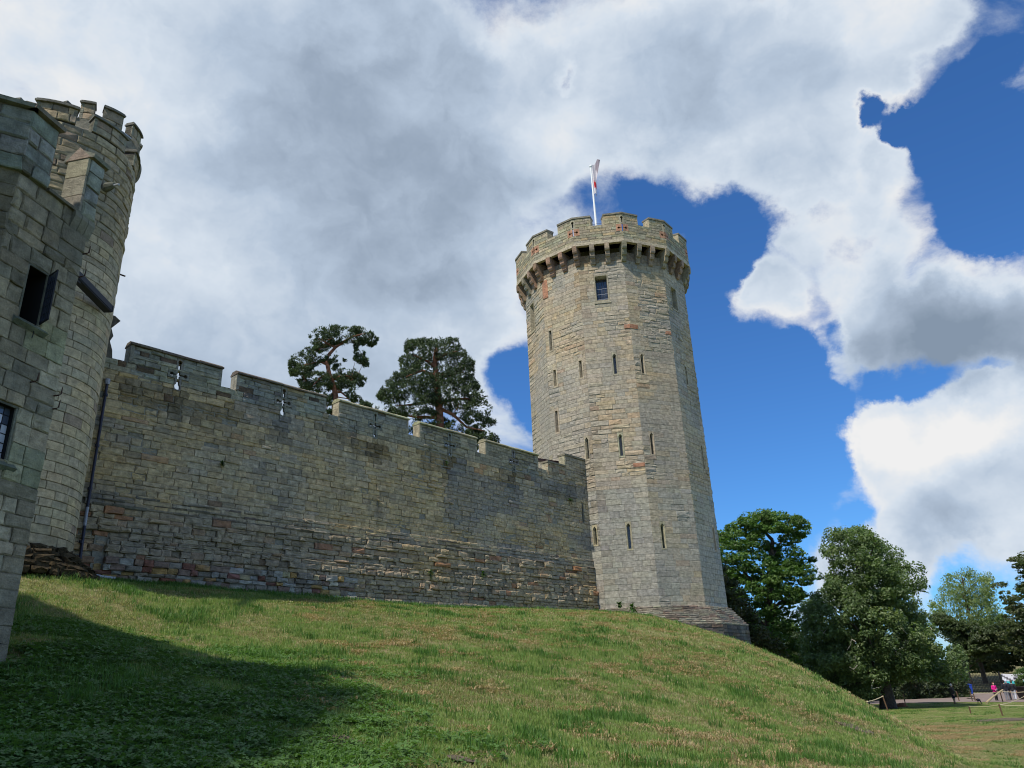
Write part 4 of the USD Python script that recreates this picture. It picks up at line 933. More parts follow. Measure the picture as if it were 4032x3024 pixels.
# ---------------------------------------------------------------- trees
def frame_at(az, D):
    a = math.radians(az); e = np.array([math.cos(a), -math.sin(a), 0]); c = np.array([math.sin(a), math.cos(a), 0]); return c * D, e, c
def leaves(points, normals, size, tones, rs, aspect=.62, fold=.25, droop=0.0):
    """One folded two-triangle leaf cluster per point."""
    n = len(points); r = rs.normal(size=(n, 3)); t = np.cross(normals, r); t /= np.linalg.norm(t, axis=1, keepdims=True) + 1e-9
    if droop: t[:, 2] -= droop; t /= np.linalg.norm(t, axis=1, keepdims=True)
    b = np.cross(normals, t); b /= np.linalg.norm(b, axis=1, keepdims=True) + 1e-9
    s = (size * rs.uniform(.6, 1.35, n))[:, None]
    nn = normals / (np.linalg.norm(normals, axis=1, keepdims=True) + 1e-9)
    p0 = points - t * s * .5; p1 = points + b * s * aspect * .5 + nn * s * fold * .3; p2 = points + t * s * .5; p3 = points - b * s * aspect * .5 + nn * s * fold * .3
    V = np.stack([p0, p1, p2, p3], 1).reshape(-1, 3); a = np.arange(n) * 4
    F = np.concatenate([np.stack([a, a + 2, a + 1], 1), np.stack([a, a + 3, a + 2], 1)])
    return V, F, np.repeat(tones, 4, 0)
def fill_outline(poly, n, rs, depth, shrink=.0, flat=1.0):
    """Clump centres (x, z, d) inside an outline: depth follows the width at that height."""
    P = sg.Polygon(poly).buffer(0)
    if shrink: P = P.buffer(-shrink)
    if P.is_empty: P = sg.Polygon(poly).buffer(0)
    x0, z0, x1, z1 = P.bounds; out = []
    import shapely
    for _ in range(40):
        q = np.c_[rs.uniform(x0, x1, n * 2), rs.uniform(z0, z1, n * 2)]
        q = q[shapely.contains_xy(P, q[:, 0], q[:, 1])]
        out += q.tolist()
        if len(out) >= n: break
    out = np.array(out[:n])
    dist = np.array([P.exterior.distance(sg.Point(p)) if P.geom_type == 'Polygon' else .5 for p in out]) + shrink
    half = np.sqrt(np.maximum(dist, .1) * 2 * max(depth, .2)) if depth > 0 else dist
    half = np.minimum(half, depth)
    return np.c_[out, rs.uniform(-1, 1, len(out)) * half]
def tree(name, label, category, az, D, poly, base_z, trunk, n_clump, clump_r, n_leaf, size, palette, depth, seed, look_='leaf', bark='bark', up=.5, limbs=14, trunk_r=.4, squash=.75, droop=0., shrink=.5, spiky=0., group=None, extra_twigs=0, gap=.42, aspect=.62):
    rs = np.random.RandomState(seed); o, e, c = frame_at(az, D)
    loc = o.copy()
    t = thing(name, label, category, loc, group=group)
    W = lambda q: q[:, :1] * e + q[:, 2:3] * c + np.c_[np.zeros((len(q), 2)), q[:, 1]]
    cl = fill_outline(poly, n_clump, rs, depth, shrink)
    C = W(cl)
    rad = clump_r * rs.uniform(.6, 1.3, len(C))
    ci = rs.randint(0, len(C), n_leaf)
    d = rs.normal(size=(n_leaf, 3)); d /= np.linalg.norm(d, axis=1, keepdims=True)
    d[:, 2] = np.where(d[:, 2] < -.3, d[:, 2] * .4, d[:, 2])
    rr = rad[ci] * rs.uniform(.45, 1.0, n_leaf) ** .5
    p = C[ci] + d * rr[:, None] * np.array([1, 1, squash])
    if droop: p[:, 2] -= droop * rs.uniform(0, 1, n_leaf) ** 2
    keep = meshkit.noise(p * (1.6 / max(clump_r, .4)) + seed) > gap * .9
    p, d, ci = p[keep], d[keep], ci[keep]
    nrm = d * .6 + np.array([0, 0, up]) + rs.normal(scale=.55, size=p.shape)
    pal = np.array([q for _, q in palette]); pw = np.array([w for w, _ in palette], float); pw /= pw.sum()
    ct = pal[rs.choice(len(pal), len(C), p=pw)] * rs.uniform(.8, 1.2, (len(C), 1))
    T = (ct[ci] * .6 + pal[rs.choice(len(pal), len(p), p=pw)] * .4) * rs.uniform(.75, 1.25, (len(p), 1))
    V, F, T = leaves(p, nrm, size, T, rs, droop=spiky, aspect=aspect)
    mk('crown', (V, F), look_, t, tone=np.clip(T, .003, .6))
    # trunk and limbs
    tp = W(np.c_[np.array(trunk), np.zeros(len(trunk))]); n = len(tp)
    tr = mk('trunk', tube(tp, np.linspace(trunk_r, trunk_r * .35, n) * np.r_[1.35, np.ones(n - 1)], 10), bark, t, smooth=True)
    zs = tp[:, 2]
    for k in range(limbs):
        b = C[rs.randint(len(C))]
        zt = min(max(b[2] - np.linalg.norm(b[:2] - tp[-1][:2]) * .6 - .5, zs[0] + .25 * (zs[-1] - zs[0])), zs[-1])
        a = np.array([np.interp(zt, zs, tp[:, i]) for i in range(3)])
        m = (a + b) / 2 + rs.normal(scale=.3, size=3) + [0, 0, .3]
        r0 = trunk_r * .35
        mk('limb', tube([a, a * .6 + m * .4, m, b], [r0, r0 * .8, r0 * .55, r0 * .15], 6), bark, tr, smooth=True)
    for k in range(extra_twigs):
        b = C[rs.randint(len(C))]; b = b - c * rad.mean() * .9; q = [b]
        for _ in range(4): q.append(q[-1] + rs.normal(scale=.35, size=3) + [0, 0, -.12])
        mk('bare_twig', tube(q, np.linspace(.035, .012, 5), 5), 'dead_twig', t)
    return t
OAK = [(-5.84,17.52),(-4.85,18.19),(-4.07,18.42),(-3.3,18.64),(-2.92,19.22),(-1.62,19.0),(-.85,19.23),(-.12,19.22),(.08,18.67),(1.05,19.32),(1.53,18.74),(2.13,18.07),(2.83,18.0),(3.23,17.06),(2.67,16.23),(2.16,15.69),(1.71,14.7),(2.21,14.37),(3.03,14.29),(3.77,13.79),(3.71,12.66),(3.16,11.85),(2.43,10.78),(1.48,10.01),(.71,8.67),(.61,7.3),(.34,3.5),(-1.47,2.5),(-4.58,2.5),(-5.96,6.1),(-7.5,14.0)]
BYEW = [(-3.6,13.2),(-2.51,11.65),(-1.84,10.38),(-1.19,9.14),(-1.01,7.94),(-.03,6.72),(.96,5.75),(.82,2.86),(-1.87,2.33),(-3.5,3.09),(-5.28,8.68),(-4.32,11.1)]
LIME = [(-2.69,14.21),(-1.95,15.48),(-1.18,15.53),(-.63,15.74),(.55,16.01),(1.36,15.64),(2.01,15.17),(2.71,14.43),(2.65,13.51),(3.71,13.4),(3.79,12.62),(4.69,12.4),(4.96,11.48),(4.67,10.63),(4.88,9.98),(4.51,8.78),(4.58,8.04),(4.8,6.93),(5.78,6.27),(6.44,5.28),(6.62,4.11),(6.79,2.95),(6.98,1.92),(5.89,1.95),(4.92,2.34),(3.75,2.05),(2.47,2.33),(1.42,2.14),(.33,1.83),(-.4,1.04),(-1.25,.63),(-2.57,.93),(-4.2,1.2),(-5.86,2.0),(-6.09,5.5),(-5.55,7.24),(-5.75,8.28),(-5.33,9.28),(-4.17,10.1),(-2.94,10.65),(-2.37,12.44),(-2.68,13.53)]
BIRCH = [(-4.61,11.77),(-2.81,13.12),(-2.4,14.79),(-1.12,15.75),(0.28,16.27),(1.91,16.97),(2.73,16.05),(3.88,15.72),(4.91,15.0),(4.9,13.33),(4.88,10.87),(4.27,8.22),(2.5,6.47),(0.1,6.62),(-1.74,8.4),(-3.6,9.59)]
CEDAR = [(-3.74,12.8),(-2.63,13.41),(-1.38,13.28),(-1.5,15.46),(-1.02,16.14),(-.14,17.13),(.73,17.39),(1.43,17.12),(3.6,13.97),(4.0,4.69),(-2.52,3.98),(-3.41,3.52),(-4.75,4.44),(-4.18,7.51),(-3.54,9.56),(-3.44,11.33)]
BACKYEW = [(-4.01,9.71),(-2.47,10.15),(-0.29,8.91),(1.28,8.26),(3.82,8.27),(4.59,7.33),(4.12,5.32),(1.83,4.19),(0.38,3.42),(-0.35,1.52),(-1.16,1.6),(-1.19,5.06),(-2.39,7.42)]
GREEN = [(4, (0.073, 0.142, 0.028)), (3, (0.093, 0.167, 0.034)), (2, (0.056, 0.109, 0.025)), (1, (0.120, 0.186, 0.044))]
DULL = [(4, (0.105, 0.152, 0.058)), (3, (0.136, 0.188, 0.071)), (2, (0.080, 0.122, 0.047)), (1, (0.173, 0.215, 0.084))]
tree('oak_tree', 'bushy bright green broadleaf tree just to the side of the tall tower', 'tree', 18.5, 84, OAK, 0, [(-2.6, 0), (-2.5, 4), (-2.1, 8.85), (-1.77, 10.5), (-1.2, 13.3), (-.6, 16)], 420, .8, 80000, .26, GREEN, 4.4, 1, gap=.34, trunk_r=.55, limbs=18, shrink=.3)
tree('yew_tree', 'brownish green yew tree pressed against the foot of the tall tower', 'tree', 17, 70, BYEW, 0, [(-3, 0), (-2.8, 5), (-3, 9), (-3.3, 12)], 120, .85, 24000, .24, [(3, (.075, .07, .025)), (3, (.05, .062, .022)), (2, (.035, .05, .018)), (1, (.10, .08, .03))], 2.5, 2, trunk_r=.3, shrink=.4, spiky=.2)
tree('large_tree', 'broad dense dark green tree with drooping lower boughs over the lawn', 'tree', 23.2, 78, LIME, 0, [(.2, .0), (.3, 1.83), (.22, 4.19), (-.13, 6.64), (-.13, 11)], 520, .78, 120000, .23, DULL, 4.8, 3, gap=.34, trunk_r=.55, limbs=22, shrink=.3, droop=.6, extra_twigs=22, squash=.7)
tree('birch_tree', 'pale green weeping birch tree rising behind the dark yews', 'tree', 28.7, 128, BIRCH, 0, [(.6, 1), (.5, 6), (.6, 11), (.9, 15)], 170, .7, 24000, .3, [(4, (.18, .24, .085)), (3, (.22, .28, .10)), (1, (.13, .18, .06))], 3.0, 4, trunk_r=.25, limbs=16, droop=2.6, spiky=.9, shrink=.6, gap=.5, aspect=.4)
tree('cedar_tree', 'dark brownish green conifer cut by the picture edge', 'tree', 32.5, 118, CEDAR, 0, [(.6, 1), (.5, 6), (.5, 11), (.8, 16.5)], 150, 1.0, 26000, .34, [(4, (.065, .085, .028)), (2, (.085, .095, .035)), (2, (.05, .07, .022))], 3.5, 5, trunk_r=.4, limbs=16, squash=.4, shrink=.5, gap=.5)
tree('dark_yew', 'dark green yews hanging over the bank behind the metal gate', 'tree', 28.5, 124, BACKYEW, 0, [(-.9, 1), (-.8, 4), (-.5, 8)], 180, 1.1, 34000, .36, [(4, (.05, .072, .028)), (2, (.07, .095, .034)), (1, (.09, .105, .04))], 3.0, 6, trunk_r=.35, limbs=12, shrink=.45)
tree('bank_yew', 'dark spreading yew on the grassy bank at the picture edge', 'tree', 31.2, 138, [(-9, 8.5), (-2, 10.5), (2, 10.5), (7, 10), (8, 6), (6, 2.0), (0, 2.2), (-4, 1.8), (-9, 2.0)], 0, [(1.6, 3.6), (1.5, 5.5), (1, 9)], 240, 1.2, 50000, .36, [(4, (.05, .068, .027)), (2, (.07, .085, .033))], 3, 7, trunk_r=.5, limbs=12, shrink=.5)
# row of evergreens closing the view between the trees
for i, (az, D, h, w) in enumerate(((14.5, 100, 9, 5), (17.5, 104, 10, 5.5), (20.3, 100, 9, 5), (22.4, 108, 8, 5), (25.0, 106, 7.4, 4.6), (35, 120, 12, 6))):
    tree('evergreen', ['dark evergreen just showing past the tall tower', 'dark evergreen seen low behind the bright green broadleaf tree', 'dark evergreen in the gap between the broadleaf tree and the large tree', 'dark evergreen hidden low behind the large tree',
         'dark evergreen behind the large tree next to the hedge', 'dark evergreen beyond the picture edge'][i], 'tree', az, D, [(-w, .3), (-w, h * .6), (-w * .5, h * .9), (0, h), (w * .5, h * .85), (w, h * .6), (w, .3)], 0, [(0, 0), (0, h * .8)], 80, 1.3, 17000, .42, [(4, (.045, .068, .028)), (2, (.065, .09, .034))], 3, 20 + i, limbs=6, shrink=.5)
# Scots pines behind the wall
def pine(label, az, D, pads, trunk, branches, n, seed, r=.5, leafn=14000, dens=.55):
    rs = np.random.RandomState(seed); o, e, c = frame_at(az, D)
    t = thing('pine_tree', label, 'tree', o)
    W = lambda q: q[:, :1] * e + q[:, 2:3] * c + np.c_[np.zeros((len(q), 2)), q[:, 1]]
    # needle sprays fill the outline in ragged billows: points are kept where a 3D noise is high
    pts = []
    areas = np.array([sg.Polygon(p).buffer(.12).area for p in pads])
    for p, a in zip(pads, areas):
        P_ = list(sg.Polygon(p).buffer(.14).exterior.coords); k = int(leafn * 2.4 * a / areas.sum()); pts.append(fill_outline(P_, k, rs, max(.5, min(1.7, math.sqrt(a) * .5))))
    Q = W(np.vstack(pts)); nz = meshkit.noise(Q * 1.2 + seed) * .5 + meshkit.noise(Q * 2.9 + seed * 2) * .5
    P = Q[nz > np.quantile(nz, 1 - dens)]; m = len(P); C = P[rs.choice(m, 240)]
    V, F, T, k = [], [], [], 0
    g1 = meshkit.noise(P * 1.1 + 50)[:, None]
    ct = (np.array([.040, .062, .030]) * (1 - g1) + np.array([.085, .115, .05]) * g1) * rs.uniform(.75, 1.3, (m, 1))
    for rep in range(3):
        nd = rs.normal(size=(m, 3)) + np.array([0, 0, .7]); nd /= np.linalg.norm(nd, axis=1, keepdims=True)
        sd = np.cross(nd, rs.normal(size=(m, 3))); sd /= np.linalg.norm(sd, axis=1, keepdims=True)
        L = rs.uniform(.12, .24, m)[:, None]; w = .035
        v = np.stack([P - sd * w, P + sd * w, P + nd * L], 1).reshape(-1, 3); V.append(v); F.append(np.arange(len(v)).reshape(-1, 3) + k); k += len(v)
        T.append(np.repeat(ct * rs.uniform(.7, 1.35, (m, 1)), 3, 0))
    mk('crown', (np.vstack(V), np.vstack(F)), 'needle', t, tone=np.clip(np.vstack(T), .003, .5))
    g = np.array([[trunk[0][0] + .3, 6.5]] + [list(q) for q in trunk]); tp = W(np.c_[g, np.zeros(len(g))])
    tr = mk('trunk', tube(tp, np.linspace(r, r * .38, len(tp)), 10), 'pine_bark', t, smooth=True)
    for b in branches:
        q = W(np.c_[np.array(b), np.linspace(0, rs.uniform(-1, 1), len(b))]); mk('limb', tube(q, np.linspace(r * .5, r * .12, len(q)), 7), 'pine_bark', tr, smooth=True)
    for k in range(90):
        b = C[rs.randint(len(C))]; i = rs.randint(len(branches)); q = W(np.c_[np.array(branches[i]), np.zeros(len(branches[i]))])[-1 if rs.rand() < .6 else 1]
        if np.linalg.norm(b - q) > 2.4: continue
        mm = (q + b) / 2 + rs.normal(scale=.12, size=3); mk('twig', tube([q, mm, b], [.04, .028, .01], 5), 'pine_bark', tr)
    return t
P1 = [[(-2.15,31.83),(-1.17,32.49),(.28,32.54),(2.54,32.54),(3.46,31.66),(3.07,31.25),(2.08,31.35),(.92,31.27),(-.05,31.2),(-1.16,30.38),(-1.65,30.56),(-1.58,31.1),(-2.12,31.28)],[(1.5,31.31),(2.39,31.15),(2.32,30.16),(2.73,29.32),(2.25,29.24),(1.65,29.69),(1.72,30.56)],[(-3.72,28.95),(-3.47,29.49),(-2.58,30.29),(-1.46,30.57),(-.78,30.4),(-.75,29.65),(-1.85,29.06),(-1.99,28.21),(-2.72,27.75),(-3.47,27.92)],[(-.75,29.76),(0,30.13),(.79,29.64),(.24,28.97),(-.33,28.83)],[(-2.99,27.74),(-1.81,28.22),(-.48,28.08),(-.25,27.05),(-.97,26.6),(-1.91,26.76),(-2.67,27.03)],[(-.22,28.52),(.91,28.9),(1.79,28.52),(2.54,27.82),(2.22,27.17),(2.06,26.33),(2.26,25.82),(1.5,26.0),(1.09,26.7),(.32,27.08)],[(-.77,26.3),(-.21,26.33),(.23,24.92),(-.69,24.58)]]
pine('bent pine tree with a flat leaning top behind the wall battlements', -14, 62, P1, [(.13,24.91),(.17,26.24),(-.02,27.27),(-.45,28.29),(-.68,29.34),(-.53,30.09),(-.03,30.77),(.53,31.24)],
     [[(-.67,29.12),(-1.21,29.41),(-1.87,29.27),(-2.51,29.02)],[(-.45,28.29),(-1.22,27.73),(-1.91,26.76)],[(.15,26.65),(.62,26.68),(1.31,26.09)],[(.53,31.24),(1.29,31.62),(2.36,31.8)],[(-.03,30.77),(-.81,31.05),(-1.5,31.43)],[(-.14,27.78),(.57,27.93),(1.43,27.76)],[(.12,25.4),(-.3,25.7),(-.5,25.2)]], 230, 31, r=.27, leafn=16000, dens=.34)
P2 = [[(-4.78,25.69),(-4.1,26.8),(-3.45,27.52),(-2.79,27.83),(-3.04,28.88),(-2.62,29.41),(-2.53,30.47),(-1.76,30.58),(-.89,30.69),(.58,30.8),(1.75,30.59),(2.33,29.84),(2.61,29.09),(3.08,28.56),(2.97,27.72),(3.33,26.57),(3.98,25.64),(4.53,24.62),(4.73,23.41),(4.3,23.21),(3.17,23.62),(2.6,23.23),(2.04,23.63),(1.48,24.04),(.73,24.64),(-.03,24.85),(-.78,24.05),(-1.71,23.66),(-2.84,24.17),(-3.77,24.37),(-4.25,25.08)],[(-2.27,23.67),(-.78,24.35),(.72,23.64),(1.47,23.24),(2.21,22.83),(3.24,22.63),(3.21,21.16),(2.01,21.66),(.15,22.66),(-1.34,23.46),(-1.71,22.48),(-2.26,22.58)],[(2.4,22.73),(3.73,23.12),(4.46,22.32),(5.24,21.72),(4.62,21.43),(3.5,21.74)],[(-6.11,25.09),(-5.0,24.98),(-3.96,24.48),(-4.14,24.08),(-5.45,24.69)]]
pine('tall dense pine tree behind the wall close to the tall tower', -6, 60, P2, [(.25,23.65),(.07,25.66),(-.02,27.2),(-.16,28.56),(-.11,29.51),(-.01,30.15)],
     [[(-.02,27.51),(-1.26,27.83),(-2.5,27.11)],[(.07,25.87),(-.4,25.36),(-1.72,25.16),(-3.41,25.07)],[(.26,25.05),(1.11,25.45),(2.55,25.65),(3.49,25.03)],[(-.11,28.35),(-.79,28.67),(-1.94,29.09)],[(-.07,27.72),(1.13,27.72),(2.3,28.14)],[(.25,23.85),(-1.53,23.96),(-3.03,24.27)],[(-.06,28.98),(.76,29.41),(1.74,29.62)],[(.16,24.65),(1.29,24.04),(2.4,22.83),(3.9,22.42)]], 330, 32, r=.36, leafn=27000, dens=.36)

# added shade hedge, shrub and small wall plants
def bushy(name, label, category, loc, boxes, n, size, palette, seed, rotz=0., look_='leaf', stem=None):
    rs = np.random.RandomState(seed); t = thing(name, label, category, loc, rotz)
    P, N = [], []
    for (x0, x1, y0, y1, z0, z1) in boxes:
        k = n // len(boxes); q = rs.uniform(size=(k, 3)); ax = rs.choice(3, k, p=[.15, .6, .25]); s = np.where(rs.rand(k) < .75, 0., 1.)
        q[np.arange(k), ax] = np.where(ax == 2, 1, s); nn = np.zeros((k, 3)); nn[np.arange(k), ax] = np.where(ax == 2, 1, s * 2 - 1)
        p = q * [x1 - x0, y1 - y0, z1 - z0] + [x0, y0, z0]; p += (meshkit.fbm(p * .8 + seed, 3)[:, None] - .5) * 1.2 * nn + rs.normal(scale=.06, size=p.shape); p[:, 2] = np.maximum(p[:, 2], .02)
        P.append(p); N.append(nn + rs.normal(scale=.5, size=p.shape) + [0, 0, .3])
    P, N = np.vstack(P), np.vstack(N); pal = np.array([c for _, c in palette]); w = np.array([a for a, _ in palette], float)
    T = pal[rs.choice(len(pal), len(P), p=w / w.sum())] * rs.uniform(.7, 1.3, (len(P), 1))
    V, F, T = leaves(P, N, size, T, rs); mk('foliage', (V, F), look_, t, tone=T)
    mk('stems', cat([box((x0 + x1) / 2 - (x1 - x0) * .42, (x0 + x1) / 2 + (x1 - x0) * .42, y0 + (y1 - y0) * .25, y1 - (y1 - y0) * .25, 0, z1 * .85) for (x0, x1, y0, y1, z0, z1) in boxes]), 'bark', t)
    return t
DARK = [(4, (0.034, 0.053, 0.022)), (2, (0.049, 0.072, 0.029)), (1, (0.070, 0.094, 0.034))]
h0, h1 = polar(20.5, 103), polar(27.9, 106); hm = (h0 + h1) / 2; hl = np.linalg.norm(h1 - h0); hr = math.atan2(h1[1] - h0[1], h1[0] - h0[0])
bushy('shade_hedge', 'long dark hedge added for the shade under the large tree', 'hedge', (hm[0], hm[1], 0), [(-hl / 2, hl / 2, -1.1, 1.1, 0, 3.6)], 16000, .26, DARK, 41, rotz=hr)  # hedge put in place of the dark shade beneath the trees
pl = polar(31.1, 96)
tree('laurel_shrub', 'bright green rounded shrub behind the dark planter at the picture edge', 'shrub', 31.15, 99, [(-1.3, .6), (-1.3, 2.2), (-.6, 2.9), (.3, 3.1), (1.0, 2.9), (1.4, 2), (1.4, .6)], 0, [(0, 0), (.1, 1.2), (0, 2.2)], 40, .45, 4200, .2, [(3, (.07, .12, .03)), (2, (.05, .09, .025)), (1, (.11, .16, .04))], 1.2, 42, trunk_r=.1, limbs=6, shrink=.25)

def fern(label, at, r, n, seed, nrm):
    rs = np.random.RandomState(seed); t = thing('wall_fern', label, 'plant', at)
    for k in range(n):
        d = rs.normal(size=3) + np.array([nrm[0], nrm[1], .5]) * 1.2; d /= np.linalg.norm(d); L = r * rs.uniform(.6, 1.2)
        sd = np.cross(d, [0, 0, 1.]); sd /= np.linalg.norm(sd) + 1e-9; s = np.linspace(0, 1, 6); q = d * L * s[:, None] + np.c_[np.zeros((6, 2)), -.45 * L * s ** 2]; w = .035 * r / .3 * np.sin(np.pi * (s * .9 + .08))
        V = np.vstack([q - sd * w[:, None], q + sd * w[:, None]]); F = []
        for i in range(5): F += [[i, i + 1, i + 7], [i, i + 7, i + 6]]
        mk('frond', (V, np.array(F)), 'leaf', t, tone=np.array((.05, .10, .025)) * rs.uniform(.7, 1.4))
for (s, z, r, lab, sd) in ((14.3, 8.75, .36, 'green fern growing from the lower wall under the string course', 51), (10.4, 8.95, .36, 'green fern tuft on the lower wall nearer the tall tower', 52), (1.9, 14.35, .3, 'brown green fern tuft high on the wall near its end at the tall tower', 53),
                           (26.2, 12.55, .22, 'tiny green plant high on the wall between two arrow loops', 54), (13.0, 14.95, .2, 'tiny green plant under the fourth arrow loop of the wall', 55)):
    fern(lab, wallP([s, z, .12 if z < 9.5 else .03]), r, 26, sd, WN)
for (az, D, z, r, lab, sd) in ((7.0, 50.6, 7.55, .5, 'green fern clump in the rubble at the foot of the tall tower', 56), (7.9, 50.3, 7.35, .5, 'second lower fern clump in the rubble at the foot of the tall tower', 57)):
    fern(lab, polar(az, D, z), r, 30, sd, (-.14, -.99))

# ---------------------------------------------------------------- grass
def instancer(name, protos, pos, idx, rot, scl, kind='stuff', label=None, category=None):
    pi = UsdGeom.PointInstancer.Define(stage, '/World/' + name); tag(pi.GetPrim(), label, category, None, kind)
    UsdGeom.Scope.Define(stage, f'/World/{name}/prototypes'); paths = []
    for i, (v, f, tone, mat) in enumerate(protos):
        p = mk('tuft' if i == 0 else 'tuft', (v, f), mat, stage.GetPrimAtPath(f'/World/{name}/prototypes'), tone=tone); paths.append(p.GetPath())
    pi.CreatePrototypesRel().SetTargets(paths)
    pi.CreatePositionsAttr(Vt.Vec3fArray.FromNumpy(pos.astype(np.float32))); pi.CreateProtoIndicesAttr(Vt.IntArray.FromNumpy(idx.astype(np.int32)))
    q = np.stack([np.cos(rot / 2), np.zeros_like(rot), np.zeros_like(rot), np.sin(rot / 2)], 1)
    pi.CreateOrientationsAttr(Vt.QuathArray([Gf.Quath(float(a[0]), 0., 0., float(a[3])) for a in q]))
    pi.CreateScalesAttr(Vt.Vec3fArray.FromNumpy(scl.astype(np.float32)))
def tuft(rs, n, h, spread, w, tones, lay_=.35):
    V, F, T = [], [], []
    for k in range(n):
        a = rs.uniform(0, 2 * math.pi); r = spread * math.sqrt(rs.rand()); p = np.array([math.cos(a) * r, math.sin(a) * r, -.01]); L = h * rs.uniform(.5, 1.15)
        b = rs.uniform(0, 2 * math.pi); d = np.array([math.cos(b), math.sin(b), 0]) * lay_ * rs.uniform(.2, 1.3); sd = np.array([-math.sin(b), math.cos(b), 0]) * w * rs.uniform(.7, 1.3)
        m = p + np.array([0, 0, L * .55]) + d * L * .3; tip = p + np.array([0, 0, L * max(.25, 1 - .5 * np.linalg.norm(d)) ]) + d * L
        n0 = len(V); V += [p - sd, p + sd, m + sd * .7, m - sd * .7, tip]; F += [[n0, n0 + 1, n0 + 2], [n0, n0 + 2, n0 + 3], [n0 + 3, n0 + 2, n0 + 4]]
        c = np.array(tones[rs.randint(len(tones))]) * rs.uniform(.75, 1.25); T += [c] * 5
    return np.array(V), np.array(F), np.clip(np.array(T), .01, .6), 'grass_blade'
def clover(rs):
    V, F, T = [], [], []
    for k in range(22):
        a = rs.uniform(0, 2 * math.pi); r = .15 * math.sqrt(rs.rand()); c = np.array([math.cos(a) * r, math.sin(a) * r, rs.uniform(.02, .07)]); col = np.array((.09, .175, .042)) * rs.uniform(.7, 1.4); b0 = rs.uniform(0, 6)
        til = rs.normal(scale=.35, size=2)
        for q in range(3):
            b = b0 + q * 2.1; d = np.array([math.cos(b), math.sin(b), 0]); sd = np.array([-d[1], d[0], 0]); s = .021 * rs.uniform(.8, 1.25)
            pts = [c, c + d * s * .7 + sd * s * .55, c + d * s * 1.3, c + d * s * .7 - sd * s * .55]; n0 = len(V)
            for p in pts: V.append(p + np.array([0, 0, (p - c)[0] * til[0] + (p - c)[1] * til[1]]))
            F += [[n0, n0 + 1, n0 + 2], [n0, n0 + 2, n0 + 3]]; T += [col] * 4
    return np.array(V), np.array(F), np.array(T), 'grass_blade'
def scatter(rs, n, azr, Dr, power=1.0):
    az = np.radians(rs.uniform(*azr, n)); u = rs.rand(n); D = (Dr[0] ** power + u * (Dr[1] ** power - Dr[0] ** power)) ** (1 / power); return np.sin(az) * D, np.cos(az) * D, D
def open_ground(x, y):
    q = np.stack([x, y], 1); w = (q - WE) @ WN; s = (WE - q) @ WD
    ok = ~((w < .22) & (s > -2)); ok &= np.hypot(x - TC[0], y - TC[1]) > 7.7; ok &= np.hypot(x - RT_C[0], y - RT_C[1]) > RT_R + .5
    g = (q - GQ) @ GFN; ok &= ~((g < .03) & (y < 13.2) & (x < -7.5)); ok &= ~((y > 60) & (x < 12)); return ok
